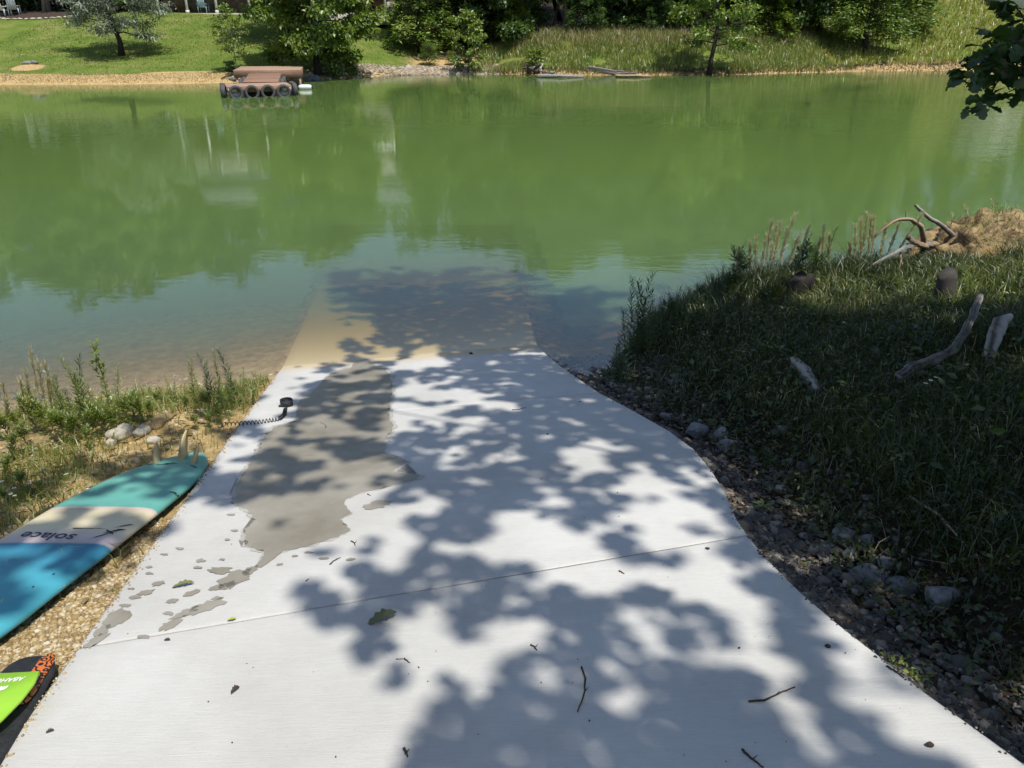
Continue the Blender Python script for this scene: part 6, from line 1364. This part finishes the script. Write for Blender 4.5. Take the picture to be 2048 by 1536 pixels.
# seedling by the ramp edge: five separate leaves
sd = empty('seedling', on_bank(1522, 1040)); tag(sd, 'bright oak seedling with pointed leaves in the leaf litter', 'seedling')
obj('stem', mesh_np('stem', *tube(np.array([[0,0,0],[0,0,.05],[.0,0,.085]]), .0018, 5)), M['stem'], sd); SL = mesh_np('leaf', *lobed_leaf(.058, .022, 3, .2, 9)); SL.materials.append(M['leaf_lime'])
for k in range(5): o = obj('leaf', SL, None, sd); o.location = (0, 0, .083); o.rotation_euler = (0, -.15, [.1, 1.5, 2.7, 3.5, 5.1][k])

# ------------------------------------------------------------------ on the slab: twigs, fallen leaves, specks
TW = [([(1163,1335),(1170,1355),(1171,1380),(1155,1425)],.004,'longest dark twig lying lengthwise near the bottom centre of the ramp'),([(1497,1404),(1528,1402),(1562,1386),(1590,1375)],.004,'forked dark twig lying across the lower right of the ramp'),([(1484,1500),(1500,1516),(1527,1536)],.0045,'dark twig cut off by the bottom edge of the picture'),([(1773,1333),(1792,1345),(1808,1357)],.004,'dark twig near the right ramp edge'),
      ([(660,1130),(668,1122),(681,1116)],.004,'short twig below the wet patch'),([(641,846),(650,850),(652,857),(645,866)],.0035,'hooked twig lying in the wet patch'),([(755,802),(785,803)],.003,'straight twig across the right edge of the wet patch'),([(1024,820),(1038,819),(1052,815)],.003,'thin twig in a sunny fleck in the upper middle of the ramp'),([(1062,1290),(1068,1294),(1074,1301)],.0035,'tiny curved twig in the middle of the lower ramp'),([(702,1083),(708,1086),(711,1092)],.004,'stubby twig at the lower tip of the wet patch'),([(735,989),(741,992)],.004,'stub of twig right of the wet patch'),([(808,1318),(820,1326)],.0035,'short twig by the shadow edge in the lower middle'),([(792,1319),(806,1318)],.002,'thin sliver of twig by the shadow edge'),([(808,1498),(812,1508),(815,1515)],.005,'bark chip at the bottom shadow edge'),([(1238,1142),(1249,1148)],.003,'small twig in the big sunlit patch'),([(612,1163),(618,1158)],.003,'small twig near the wet drops')]
for i, (L, r_, lab) in enumerate(TW):
    r_ *= .72
    P = np.array([PS(u, v) for u, v in L]); c = P.mean(0); P = P+[0, 0, r_+.003]; rng = np.random.default_rng(i); Q = resample(P, 12)-c; Q[1:-1] += rng.normal(0, r_*.35, (10, 3))*[1, 1, .6]
    Q[:, 2] = np.array([S(q[0]+c[0], q[1]+c[1])-c[2] for q in Q])+r_*.95; mb = MB(); mb.add(*tube(Q, r_*np.linspace(1.1, .55, 12)*(1+.25*rng.random(12)), 6))
    if len(L) > 2: mb.add(*tube(np.array([Q[6], Q[6]+[.012, .004, .012]]), [r_*.6, r_*.3], 5))
    tag(obj('twig', mb, M['twig'], loc=c), lab, 'twig')
def fallen(u, v, L, wd, rz, m, lab, curl, seed, tilt=(0, 0), lift=.008):
    V, Fq = lobed_leaf(L, wd, 4, curl, seed); V[:, 0] -= L/2; p = PS(u, v); o = obj('fallen_leaf', mesh_np('fallen_leaf', V, Fq), m, loc=p+[0, 0, lift]); o.rotation_euler = (tilt[0]-.18, tilt[1], rz); return tag(o, lab, 'leaf')
fallen(765,1240,.115,.075,.5,M['leaf_fallen_green'],'large curled green oak leaf in the middle of the ramp',.35,1,(.0,-.04),.005); fallen(367,1173,.085,.035,.35,M['leaf_fallen_green'],'curled green oak leaf among the wet drops',.6,2,(.12,0),.006)
fallen(464,1242,.032,.024,.3,M['leaf_fallen_lime'],'small lime green leaf left of the lower joint',.2,3); fallen(471,1384,.04,.02,1.2,M['leaf_brown'],'shrivelled brown leaf on the lower left of the ramp',1.2,4,(.2,.3)); fallen(335,1283,.022,.014,.1,M['leaf_brown'],'tiny brown leaf scrap left of the lime green leaf',.8,5); fallen(101,1466,.022,.016,.5,M['leaf_brown'],'brown leaf scrap by the bottom left ramp edge',.8,6)
for i, (u, v, s_, lab) in enumerate([(942,708,.016,'dark pebble standing at the water edge on the ramp'),(1858,1491,.010,'black pebble at the bottom right of the ramp'),(1415,1098,.008,'dark pebble just below the right end of the lower joint'),(1655,1294,.008,'dark pebble in the lower right shade of the ramp'),(1160,803,.006,'tiny pebble by the upper joint')]):
    p = PS(u, v); o = obj('pebble', mesh_np('pebble', *rock(300+i, 2)), M['twig'], loc=p+[0, 0, s_*.5]); o.scale = (s_*1.3, s_, s_); tag(o, lab, 'pebble')
rng = np.random.default_rng(91); n = 80; u = rng.uniform(200, 1800, n); v = rng.uniform(760, 1530, n); P = np.array([PS(a, b) for a, b in zip(u, v)]); ok = (P[:, 0] > left_x(P[:, 1])+.05) & (P[:, 0] < right_x(P[:, 1])-.05)
scatter_stones('debris_specks', P[ok]+[0, 0, .003], .0022, M['twig'], 'dark specks of bark and grit scattered on the ramp', 92, 1)
rng = np.random.default_rng(95); n = 900; y = rng.uniform(1.0, 6.0, n); x = left_x(y)+np.abs(rng.normal(0, .018, n)); z = S(x, y)
scatter_stones('edge_grit', np.column_stack([x, y, z+.002]), .0035, M['pea_gravel'], 'tan grit spilled over the left ramp edge', 96, 1)
n = 260; y = rng.uniform(1.2, 6.2, n); x = right_x(y)-np.abs(rng.normal(0, .010, n)); scatter_stones('edge_crumbs', np.column_stack([x, y, S(x, y)+.002]), .0035, M['grey_gravel'], 'dark crumbs of soil along the right ramp edge', 97, 1)
